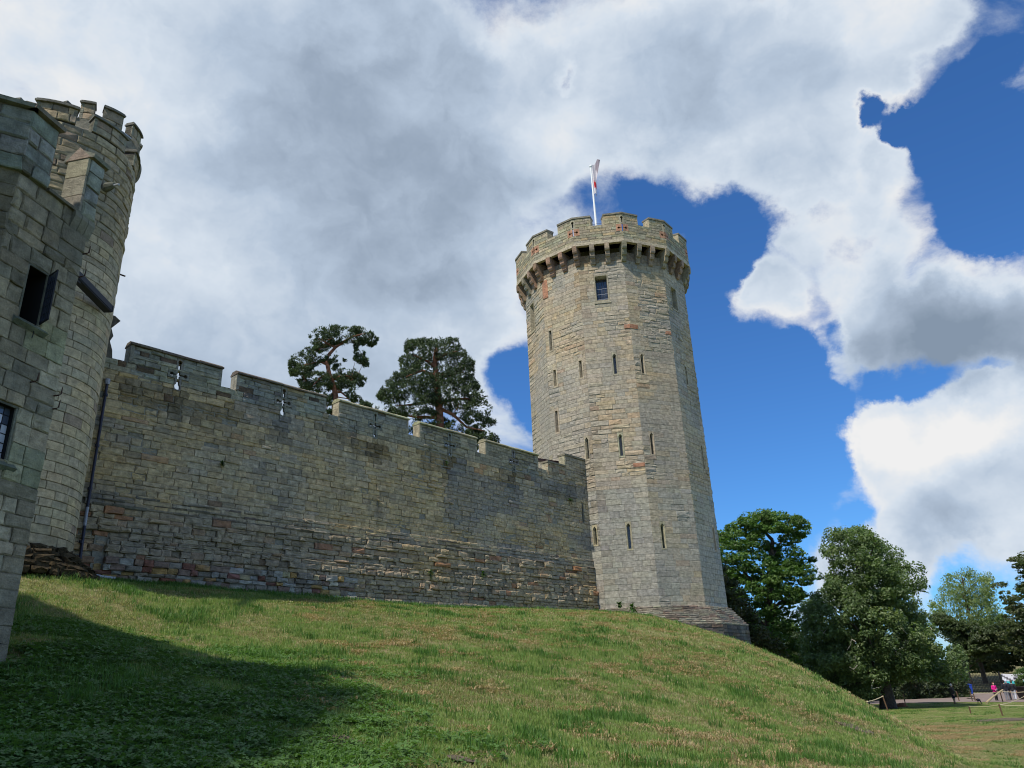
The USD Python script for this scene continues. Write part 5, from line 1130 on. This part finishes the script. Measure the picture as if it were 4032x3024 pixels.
def grass():
    rs = np.random.RandomState(99)
    G1 = [(0.182, 0.266, 0.065), (0.204, 0.284, 0.078), (0.146, 0.23, 0.054), (0.263, 0.296, 0.105)]; G2 = [(0.32, 0.302, 0.134), (0.255, 0.284, 0.1), (0.393, 0.314, 0.189), (0.204, 0.242, 0.076)]; S = [(.32, .27, .13), (.26, .21, .105), (.36, .31, .17), (.18, .18, .07), (.14, .16, .05)]
    protos = [tuft(rs, 14, .085, .11, .0045, G1, .5) for _ in range(3)] + [tuft(rs, 14, .065, .12, .0045, G2, .9) for _ in range(3)] + [tuft(rs, 13, .06, .13, .005, S, 1.3) for _ in range(3)] + [tuft(rs, 13, .19, .10, .006, [(.07, .16, .028), (.09, .18, .034)], .35) for _ in range(2)]
    X, Y, D = [], [], []
    for n, Dr in ((52000, (7, 20)), (52000, (20, 34)), (46000, (34, 58)), (16000, (56, 100))):
        x, y, d = scatter(rs, n, (-36, 36) if Dr[0] < 50 else (14, 35), Dr, 2.0); X.append(x); Y.append(y); D.append(d)
    x, y, d = map(np.concatenate, (X, Y, D)); ok = open_ground(x, y); az = np.degrees(np.arctan2(x, y)); ok &= ~((d > 86) & (az > 19))
    x, y, d = x[ok], y[ok], d[ok]; z = ground_z(x, y); p = np.stack([x, y, z], 1)
    dry = meshkit.fbm(np.stack([x * .6, y * .6, np.zeros_like(x)], 1), 5, 5) + .13 * (meshkit.noise(np.stack([x * 2.6, y * 2.6, x * 0], 1), 8) - .5) * 2
    az = np.degrees(np.arctan2(x, y)); dry = dry + .045 * np.clip((az + 10) / 25, -1, 1)
    dry = dry + np.where((z < .3) & (d < 58), .17, 0) - np.where((z < .3) & (d >= 58), .06, 0)
    base = np.where(dry > .70, 2, np.where(dry > .55, 1, 0)); r = rs.rand(len(x)); base = np.where(r < .25, rs.randint(0, 4, len(x)) // 2, base)
    q = np.stack([x, y], 1); wdist = (q - WE) @ WN; nearwall = ((wdist < 1.1) & (x < 5)) | (np.hypot(x - TC[0], y - TC[1]) < 9.2)
    base = np.where(nearwall, 0, base)
    idx = base * 3 + rs.randint(0, 3, len(x)); tall = (nearwall & (rs.rand(len(x)) < .75)) | (rs.rand(len(x)) < .02 + .32 * (meshkit.fbm(np.stack([x * .9, y * .9, x * 0 + 9], 1), 3) > .63)); idx = np.where(tall & (base == 0), 9 + rs.randint(0, 2, len(x)), idx)
    s = rs.uniform(.7, 1.3, len(x)) * np.clip(.75 + d / 45, .9, 2.2); lawn = z < .35; sc = np.stack([s * np.where(d > 30, 1.3, 1), s * np.where(d > 30, 1.3, 1), s * np.where(lawn, .45, 1.0) * np.clip(1.15 - d / 120, .6, 1)], 1)
    instancer('grass', protos, p, idx, rs.uniform(0, 2 * math.pi, len(x)), sc, label='short green and straw coloured grass covering the castle mound and lawn', category='grass')
    # creeping leaves in the shade at the foot of the gate tower
    x, y, d = scatter(rs, 30000, (-34, 2), (7.0, 22), 1.7); ok = open_ground(x, y); x, y, d = x[ok], y[ok], d[ok]; az = np.degrees(np.arctan2(x, y))
    pr = .8 * np.clip((-6 - az) / 18, 0, 1) * np.clip((23 - d) / 9, 0, 1) + .05 * (d < 13); n = meshkit.fbm(np.stack([x * .8, y * .8, x * 0], 1), 3, 21)
    ok = rs.rand(len(x)) < pr * np.clip((n - .3) * 3.2, 0, 1.3); x, y = x[ok], y[ok]
    instancer('ground_ivy', [clover(rs) for _ in range(4)], np.stack([x, y, ground_z(x, y)], 1), rs.randint(0, 4, len(x)), rs.uniform(0, 2 * math.pi, len(x)), np.repeat(rs.uniform(.8, 1.7, (len(x), 1)), 3, 1), label='carpet of small round green leaves in the shade of the gate tower', category='ground cover')
    # loose mown straw lying on the slope
    x, y, d = scatter(rs, 40000, (-16, 32), (9, 52), 1.9); ok = open_ground(x, y); x, y = x[ok], y[ok]
    n = meshkit.fbm(np.stack([x * 1.1, y * 1.1, x * 0 + 3], 1), 4, 33); ok = n > .63 - .035 * np.clip((np.degrees(np.arctan2(x, y)) + 6) / 14, 0, 1); x, y = x[ok], y[ok]
    instancer('dry_clippings', [tuft(rs, 26, .055, .17, .006, [(.42, .32, .17), (.36, .27, .14), (.30, .21, .11)], 2.2) for _ in range(4)], np.stack([x, y, ground_z(x, y) + .035], 1), rs.randint(0, 4, len(x)), rs.uniform(0, 2 * math.pi, len(x)), np.repeat(rs.uniform(.7, 1.9, (len(x), 1)), 3, 1), label='scattered straw coloured mown grass clippings on the mound', category='grass clippings')
grass()
# bare earth showing through the turf
for i, (az, D, r) in enumerate(((-12.2, 11.2, .32), (-4.5, 10.9, .22), (21.2, 27, .6), (29.5, 56, 2.4))):
    c = polar(az, D); rs = np.random.RandomState(i); poly = [(c[0] + math.cos(a) * r * rs.uniform(.6, 1.2), c[1] + .7 * math.sin(a) * r * rs.uniform(.6, 1.2)) for a in np.linspace(0, 2 * math.pi, 12)[:-1]]
    sheet('bare_earth', poly, .05 if i < 3 else .03, 'soil', kind='structure')

# ---------------------------------------------------------------- metal gate, banner, bank fence behind it
GA, GB = polar(28.15, 118), polar(31.9, 116)
def gate():
    d = (GB - GA)[:2]; L = np.linalg.norm(d); d = d / L; n = np.array([d[1], -d[0]])
    fn = lambda a: (lambda a: np.c_[GA[0] + a[:, :1] * d[0] + a[:, 2:3] * n[0], GA[1] + a[:, :1] * d[1] + a[:, 2:3] * n[1], a[:, 1:2] + gz(*(GA + GB)[:2] / 2)])(np.asarray(a, float))
    t = thing('metal_gate', 'tall black metal bar gate closing the path below the bank', 'gate')
    n_ = int(L / .16)
    for i in range(n_ + 1):
        u = i * L / n_; mk('bar', mapped(trimesh.Trimesh(*tube([[u, .08, 0], [u, 2.25, 0], [u, 2.36, 0]], [.022, .022, .004], 5), process=False), fn), 'iron', t)
    for z in (.2, 1.15, 2.1): mk('rail', mapped(box(0, L, z - .025, z + .025, -.02, .02), fn), 'iron', t)
    for u in (0, L * .44, L): mk('gate_post', mapped(box(u - .06, u + .06, 0, 2.5, -.06, .06), fn), 'iron', t)
    b = thing('banner', 'white and turquoise banner tied along the top of the metal gate', 'banner')
    u0, u1 = L * .47, L * .83; N = 30; V, T, F = [], [], []
    for i in range(N + 1):
        for j in range(9):
            u = u0 + (u1 - u0) * i / N; v = j / 8
            V.append((u, 1.05 + 1.15 * v - .08 * math.sin(i / N * math.pi), .07 + .02 * math.sin(i * .9)))
            T.append((.05, .42, .45) if v < .26 else ((.05, .05, .06) if (.42 < i / N < .56 and .45 < v < .65) or (v > .2 and abs(v - .85 + i / N * 1.5) < .1 and i / N < .45) else (.62, .62, .66)))
    for i in range(N):
        for j in range(8):
            a = i * 9 + j; F.append([a, a + 9, a + 10, a + 1])
    v, f, _ = meshkit.arrays((np.array(V), np.array(F))); mk('cloth', (fn(v), f), 'cloth', b, tone=np.array(T), smooth=True)
    for u in (u0, u1): mk('tie', mapped(trimesh.Trimesh(*tube([[u, 2.1, .07], [u, 2.12, .0]], .015, 5), process=False), fn), 'white_paint', b)
    s = thing('notice_board', 'small dark notice board with white panels above the metal gate', 'sign')
    us = L * .83; mk('board', mapped(box(us, us + .95, 2.05, 2.75, .08, .12), fn), 'iron', s)
    for k in range(3): mk('panel', mapped(box(us + .08 + k * .28, us + .3 + k * .28, 2.1, 2.4, .122, .126), fn), 'white_paint', s)
    mk('arrow_panel', mapped(box(us + .95, us + 1.75, 2.38, 2.6, .08, .12), fn), 'sign_teal', s)
    for k in (.1, .85): mk('post', mapped(box(us + k - .03, us + k + .03, 0, 2.1, .09, .12), fn), 'iron', s)
    c = thing('wheelie_bin', 'blue bin at the hinge side of the metal gate beside the dark yews', 'bin', polar(28.05, 116.5, gz(*polar(28.05, 116.5)[:2])))
    mk('body', m3.Manifold.hull_points(np.array([[x * (.22 if z else .18), y * (.3 if z else .24), .06 + z * 1.0] for x in (-1, 1) for y in (-1, 1) for z in (0, 1)])), 'blue_plastic', c)
    mk('lid', m3.Manifold.hull_points(np.array([[x * .24, y * .34, z] for x in (-1, 1) for y in (-1, 1) for z in (1.07, 1.12)] + [[-.2, .3, 1.2], [.2, .3, 1.2]])), 'blue_plastic', c)
    for x in (-.22, .22): mk('wheel', tube([[x - .03, .3, .1], [x + .03, .3, .1]], .1, 12), 'iron', c)
    # wooden rail fence on the slope behind
    w = thing('rail_fence', 'pale wooden rail fence on the slope seen through the metal gate', 'fence')
    A, B = polar(27.6, 131), polar(33, 129); LL = np.linalg.norm((B - A)[:2])
    P = lambda t, z: A * (1 - t) + B * t + np.array([0, 0, gz(*(A * (1 - t) + B * t)[:2]) + z])
    for i in range(8): mk('post', cat([tube([P(i / 7, 0), P(i / 7, 1.25)], .07, 6)]), 'fence_wood', w)
    for z in (.45, .8, 1.15): mk('rail', tube([P(i / 14, z) for i in range(15)], .055, 5), 'fence_wood', w)
gate()
pb = thing('planter', 'dark square planter tapering downwards at the picture edge behind the visitors', 'planter', polar(30.95, 93, gz(*polar(30.95, 93)[:2])))
mk('tub', m3.Manifold.hull_points(np.array([[x * (.75 if z else .52), y * (.75 if z else .52), z * 1.15] for x in (-1, 1) for y in (-1, 1) for z in (0, 1)])), 'planter_dark', pb)
mk('rim', cat([box(-.8, .8, .72, .8, 1.1, 1.18), box(-.8, .8, -.8, -.72, 1.1, 1.18), box(-.8, -.72, -.72, .72, 1.1, 1.18), box(.72, .8, -.72, .72, 1.1, 1.18)]), 'planter_dark', pb)
mk('soil', box(-.7, .7, -.7, .7, 1.13, 1.16), 'soil', pb)

# ---------------------------------------------------------------- rope barriers
def post(label, az, D, h, lean=(0, 0), r=.05, group=None):
    p = polar(az, D); p[2] = gz(p[0], p[1]); t = thing('rope_post', label, 'post', p, group=group)
    top = np.array([lean[0], lean[1], h]); mk('stake', tube([[0, 0, -.1], top * .97, top], [r * .9, r, r * .6], 7), 'post_wood', t)
    mk('eye_bolt', tube([top * .93 + [-.05, -.02, 0], top * .93 + [.05, -.02, 0]], .015, 5), 'rust_iron', t)
    return p + top * .94
def rope(label, pts, sag, r=.018):
    t = thing('rope', label, 'rope'); Q = []
    for a, b in zip(pts[:-1], pts[1:]):
        s = np.linspace(0, 1, 9)[:, None]; Q.append(a * (1 - s) + b * s - np.array([0, 0, sag]) * 4 * s * (1 - s))
    mk('line', tube(np.vstack(Q), r, 5), 'rope', t)
    for a in pts: mk('knot', trimesh.creation.icosphere(1, r * 2.2).apply_translation(a), 'rope', t)
a1 = post('short rope post on the lawn with the loose end of the rope', 27.80, 65, .45, (.0, 0))
a2 = post('leaning rope post nearest the viewer on the lawn', 29.43, 61, .68, (-.06, 0))
a3 = post('rope post on the lawn cut by the picture edge', 30.75, 76, .75)
a4 = post('rope post with a slanting pole next to the visitor in pink', 29.62, 88, .95, (-.05, 0))
a5 = post('slim rope post behind the feeding peacock', 28.05, 92, .85, (-.04, 0)); a6 = post('second slim rope post beside the feeding peacock', 28.2, 91.5, .7, (-.03, 0))
a7 = post('dark rope post just behind the standing lady', 27.35, 92, .9, (-.08, 0))
a8 = post('dark rope post in the shade under the large tree', 24.35, 88, .85)
a9 = post('leaning rope post at the foot of the mound before the large tree trunk', 23.3, 73, 1.15, (-.22, 0), .06)
a10 = post('rope post hidden low behind the mound edge', 22.2, 71, .8)
far = polar(33.5, 62); far[2] = gz(far[0], far[1]) + .55
rope('pale rope along the lawn from the short post to the leaning post', [a1, a2], .05); rope('pale rope from the leaning post out of the picture', [a2, far], .1)
rope('pale rope running back across the lawn from the leaning post', [a2, a3], .08); rope('pale rope by the path from the slim posts to the post beside the visitors', [a6, a4, polar(31.5, 87) + [0, 0, .9]], .1)
rope('pale rope tied to the leaning post at the foot of the mound', [a9, a10], .05, .03)
q0, q1 = polar(28.75, 84.5), a4; q0[2] = gz(q0[0], q0[1]) + .06
st = thing('slanting_pole', 'peeled pale wooden pole leaning from the lawn onto a rope post', 'pole'); mk('pole', tube([q0, (q0 + q1) / 2 + [0, 0, .02], q1 + [.35, .1, .12]], [.09, .075, .06], 8), 'fence_wood', st)
sp = polar(24.13, 80.5); sp[2] = gz(sp[0], sp[1]); stp = thing('tree_stump', 'small reddish brown stump on the lawn below the large tree', 'stump', sp)
rs_ = np.random.RandomState(4); b = trimesh.creation.icosphere(3, .3); v = b.vertices * [1.35, .9, .8]; v = v * (1 + .35 * (meshkit.fbm(v * 5 + 3, 3)[:, None] - .5) * 2); v[:, 2] = np.maximum(v[:, 2] + .12, 0); mk('wood', (v, b.faces), 'stump_wood', stp, smooth=True)
mk('root', tube([[.3, 0, .08], [.5, .05, .04], [.62, .1, .0]], [.08, .06, .02], 6), 'stump_wood', stp); mk('root', tube([[-.3, 0, .1], [-.42, -.05, .12], [-.5, -.05, .3]], [.08, .07, .03], 6), 'stump_wood', stp)

# ---------------------------------------------------------------- people
def chain(nodes, bones):
    ms = []
    for i, j in bones:
        pts = []
        for k in (i, j):
            p, r = nodes[k]; s = trimesh.creation.icosphere(1, r); pts.append(s.vertices + np.array(p))
        ms.append(m3.Manifold.hull_points(np.vstack(pts)))
    return m3.Manifold.batch_boolean(ms, m3.OpType.Add)
def smooth_body(m, edge=.05, it=6):
    m = m.refine_to_length(edge).to_mesh(); t = trimesh.Trimesh(m.vert_properties[:, :3], m.tri_verts, process=True)
    trimesh.smoothing.filter_taubin(t, iterations=it); return t
def person(label, at, head, H, arms, legs, top_c, low_c, hair_c, shoe_c, skirt=False, hood=None, hair_len=.0, item=None):
    """at: (azimuth, distance); head: heading the person faces (deg, 0 = away from the viewer); arms/legs: joint offsets in units of height."""
    p = polar(*at); p[2] = gz(p[0], p[1])
    t = thing('person', label, 'person', p, -math.radians(head))
    S = lambda x, y, z, r: (np.array([x, y, z]) * H, r * H)
    n = {'hip': S(0, 0, .53, .075), 'waist': S(0, .0, .62, .072), 'chest': S(0, .0, .73, .082), 'neck': S(0, .005, .83, .035), 'nk2': S(0, .012, .875, .033)}
    n['cl'] = S(-.075, 0, .785, .045); n['cr'] = S(.075, 0, .785, .045); n['hl'] = S(-.052, 0, .51, .06); n['hr'] = S(.052, 0, .51, .06)
    for s, k in ((-1, 'l'), (1, 'r')):
        e, w = arms[k]; n['s' + k] = S(s * .112, 0, .795, .038); n['e' + k] = S(*e, .026); n['w' + k] = S(*w, .02)
        kn, an = legs[k]; n['k' + k] = S(*kn, .038); n['a' + k] = S(*an, .025); n['t' + k] = S(an[0], an[1] + .075, .016, .018); n['b' + k] = S(an[0], an[1] - .012, .02, .022)
    torso = [('hip', 'waist'), ('waist', 'chest'), ('chest', 'neck'), ('neck', 'nk2'), ('cl', 'cr'), ('chest', 'cl'), ('chest', 'cr'), ('hip', 'hl'), ('hip', 'hr'), ('cl', 'sl'), ('cr', 'sr')]
    arm = [(a + k, b + k) for k in 'lr' for a, b in (('s', 'e'), ('e', 'w'))]; leg = [('h' + k, 'k' + k) for k in 'lr'] + [('k' + k, 'a' + k) for k in 'lr']; foot = [('a' + k, 'b' + k) for k in 'lr'] + [('b' + k, 't' + k) for k in 'lr']
    hd = trimesh.creation.icosphere(3, .5); v = hd.vertices * np.array([.094, .118, .14]) * H
    f = (v[:, 1] > 0); v[:, 1] += np.where(f, .012 * H * np.exp(-((v[:, 0] / (.012 * H)) ** 2 + ((v[:, 2] + .006 * H) / (.018 * H)) ** 2)) * 1.4, 0)      # nose
    for s in (-1, 1): v[:, 1] -= .006 * H * np.exp(-(((v[:, 0] - s * .02 * H) / (.011 * H)) ** 2 + ((v[:, 2] - .008 * H) / (.01 * H)) ** 2)) * f
    v[:, 0] *= np.where(v[:, 2] < -.03 * H, .84, 1.0); hc = np.array([0, .018, .935]) * H
    head_m = manifold(trimesh.Trimesh(v + hc, hd.faces, process=False))
    for s in (-1, 1): head_m += m3.Manifold.sphere(.014 * H, 12).scale([.5, .8, 1.3]).translate([s * .049 * H, .012 * H, .935 * H])
    hands = []
    for k, s in (('l', -1), ('r', 1)):
        w, e = n['w' + k][0], n['e' + k][0]; d = (w - e) / np.linalg.norm(w - e); sd = np.cross(d, [0, 0, 1.]); sd = sd / (np.linalg.norm(sd) + 1e-6) if np.linalg.norm(sd) > .05 else np.array([1., 0, 0]); up = np.cross(sd, d)
        pc = w + d * .028 * H; hands.append(m3.Manifold.hull_points(np.vstack([trimesh.creation.icosphere(1, .009 * H).vertices + w + d * a * H + sd * b * H for a in (.008, .045) for b in (-.014, .014)])))
        for i in range(4):
            r0 = w + d * .046 * H + sd * (-.0155 + i * .0103) * H; L = (.036, .042, .039, .030)[i] * H; m_ = r0 + d * L * .5 - up * L * .12; tip = r0 + d * L * .85 - up * L * .45
            for a, b_ in ((r0, m_), (m_, tip)): hands.append(m3.Manifold.hull_points(np.vstack([trimesh.creation.icosphere(1, .0052 * H).vertices + q for q in (a, b_)])))
        th = w + d * .014 * H + sd * s * -.014 * H
        for a, b_ in ((th, th + d * .02 * H - sd * s * .016 * H), (th + d * .02 * H - sd * s * .016 * H, th + d * .037 * H - sd * s * .014 * H - up * .008 * H)): hands.append(m3.Manifold.hull_points(np.vstack([trimesh.creation.icosphere(1, .006 * H).vertices + q for q in (a, b_)])))
    body = smooth_body(chain(n, torso + arm + leg + foot) + head_m, .04, 4)
    hm = m3.Manifold.batch_boolean(hands, m3.OpType.Add)
    full = manifold(body) + hm if manifold(body).status() == m3.Error.NoError else body
    mk('body', full, 'skin', t, smooth=40)
    fat = lambda ks, g: {k: (q, r + g * H) for k, (q, r) in n.items() if k in ks}
    jn = fat(('waist', 'chest', 'neck', 'cl', 'cr', 'sl', 'sr', 'el', 'er', 'wl', 'wr', 'hip', 'hl', 'hr'), .014); jn['neck'] = (n['neck'][0] - [0, 0, .02 * H], .045 * H)
    for k in 'lr': jn['w' + k] = (n['w' + k][0] * .93 + n['e' + k][0] * .07, .026 * H)
    mk('jacket', smooth_body(chain(jn, [q for q in torso if 'nk2' not in q] + arm), .05, 5), 'cloth', t, tone=top_c, smooth=True)
    if skirt:
        sk = m3.Manifold.hull_points(np.vstack([trimesh.creation.icosphere(1, r * H).vertices * [1, .85, 1] + np.array([x, y, z]) * H for x, y, z, r in ((0, 0, .56, .09), (-.05, 0, .31, .07), (.05, 0, .31, .07))]))
        mk('skirt', smooth_body(sk, .06, 3), 'cloth', t, tone=low_c, smooth=True); mk('hem', m3.CrossSection.circle(.122 * H, 28).extrude(.022 * H).scale([1, .68, 1]).translate([0, 0, .25 * H]), 'cloth', t, tone=(.5, .45, .38))
    else:
        ln = fat(('hip', 'hl', 'hr', 'kl', 'kr', 'al', 'ar'), .012); mk('trousers', smooth_body(chain(ln, [('hip', 'hl'), ('hip', 'hr')] + leg), .05, 4), 'cloth', t, tone=low_c, smooth=True)
    for k in 'lr': mk('shoe', smooth_body(chain(fat(('a' + k, 'b' + k, 't' + k), .006), [('a' + k, 'b' + k), ('b' + k, 't' + k)]), .03, 2), 'cloth', t, tone=shoe_c, smooth=True)
    hh = trimesh.creation.icosphere(3, .5); w = hh.vertices * np.array([.112, .128, .15]) * H + hc + [0, -.012 * H, .012 * H]
    keep = (w[:, 1] < hc[1] + .02 * H) | (w[:, 2] > hc[2] + .038 * H); low = w[:, 2] < hc[2] - .02 * H - hair_len * H; w[low, 2] = np.maximum(w[low, 2], hc[2] - (.045 + hair_len) * H)
    w[~keep] = hc + (w[~keep] - hc) * .8
    mk('hair', (w, hh.faces), 'cloth', t, tone=hair_c, smooth=True)
    if item is not None: mk('held_paper', item(H), 'cloth', t, tone=(.75, .78, .85))
    return t
REST = {'l': ((-.15, -.02, .635), (-.15, .03, .50)), 'r': ((.15, -.02, .635), (.15, .03, .50))}
HOLD = {'l': ((-.15, .0, .64), (-.05, .14, .60)), 'r': ((.15, .0, .64), (.05, .14, .61))}
STAND = {'l': ((-.055, .01, .285), (-.058, 0, .045)), 'r': ((.055, .01, .285), (.06, 0, .045))}
WALK = {'l': ((-.055, .07, .285), (-.058, .10, .045)), 'r': ((.055, .0, .285), (.06, -.11, .06))}
paper = lambda H: m3.Manifold.cube([.16 * H, .006 * H, .13 * H], True).rotate([-50, 0, 25]).translate([.04 * H, .19 * H, .60 * H])
person('grey haired lady in dark cardigan and navy skirt standing on the lawn', (27.08, 85.5), 95, 1.66, HOLD, STAND, (.035, .037, .04), (.012, .014, .03), (.5, .48, .46), (.2, .12, .09), skirt=True)
person('visitor in a bright pink jacket holding a sheet of white paper', (29.33, 91.5), 165, 1.62, HOLD, STAND, (.62, .02, .22), (.02, .02, .022), (.10, .05, .03), (.02, .02, .02), hair_len=.02, item=paper)
person('man in a black jacket and grey trousers standing next to the pink visitor', (29.9, 91), 10, 1.78, REST, STAND, (.02, .022, .028), (.2, .2, .22), (.02, .016, .014), (.15, .13, .12))
person('visitor in a dark jacket and pale trousers walking towards the planter', (30.28, 91.5), 40, 1.74, REST, WALK, (.022, .023, .028), (.42, .43, .46), (.09, .06, .04), (.12, .08, .06))
person('visitor in a dark blue coat and pale cap behind the man in black jacket', (30.02, 92.6), 0, 1.8, REST, STAND, (.02, .028, .05), (.03, .035, .05), (.5, .55, .65), (.03, .03, .03))

# peacock feeding on the lawn
def peacock():
    p = polar(28.35, 83); p[2] = gz(p[0], p[1]); t = thing('peacock', 'dark peacock with a long brown tail feeding head down on the lawn', 'bird', p, math.radians(-62))
    n = {'b0': ((0, -.18, .36), .07), 'b1': ((0, 0, .36), .115), 'b2': ((0, .18, .33), .09), 'n1': ((0, .28, .24), .045), 'n2': ((0, .34, .13), .035), 'h': ((0, .37, .07), .04), 'k': ((0, .42, .03), .012)}
    n = {k: (np.array(a), r) for k, (a, r) in n.items()}
    bd = smooth_body(chain(n, [('b0', 'b1'), ('b1', 'b2'), ('b2', 'n1'), ('n1', 'n2'), ('n2', 'h'), ('h', 'k')]), .03, 4)
    mk('body', bd, 'cloth', t, tone=np.array([(.03, .025, .04)] * len(bd.vertices)) + np.clip(bd.vertices[:, 1:2] * .1, 0, .1) * [.1, .2, 1], smooth=True)
    V, F = [], []
    for i in range(9):
        s = i / 8; w = .09 + .10 * math.sin(s * 2.4); c = np.array([0, -.18 - 1.15 * s, .40 + .12 * s])
        for j in range(7): a = (j / 6 - .5) * 2; V.append(c + [a * w, 0, .05 * (1 - a * a)])
    for i in range(8):
        for j in range(6): a = i * 7 + j; F.append([a, a + 1, a + 8, a + 7])
    V = np.array(V); mk('tail', (V, np.array(F)), 'cloth', t, tone=np.array([(.16, .11, .05)] * len(V)) + (np.clip(-V[:, 1:2] - .9, 0, 1)) * [.5, .45, .35], smooth=True)
    for s in (-1, 1):
        mk('leg', tube([[s * .05, -.02, .3], [s * .05, -.07, .16], [s * .05, -.02, .015]], [.03, .014, .012], 6), 'rust_iron', t)
        mk('foot', cat([tube([[s * .05, -.02, .012], [s * .05 + math.sin(q) * .07, -.02 + math.cos(q) * .07, .008]], .008, 4) for q in (-.5, 0, .5, 3.1)]), 'rust_iron', t)
    mk('crest', cat([tube([[0, .35, .1], [q, .30, .17]], .005, 4) for q in (-.03, -.01, .01, .03)]), 'cloth', t, tone=(.02, .05, .12))
peacock()
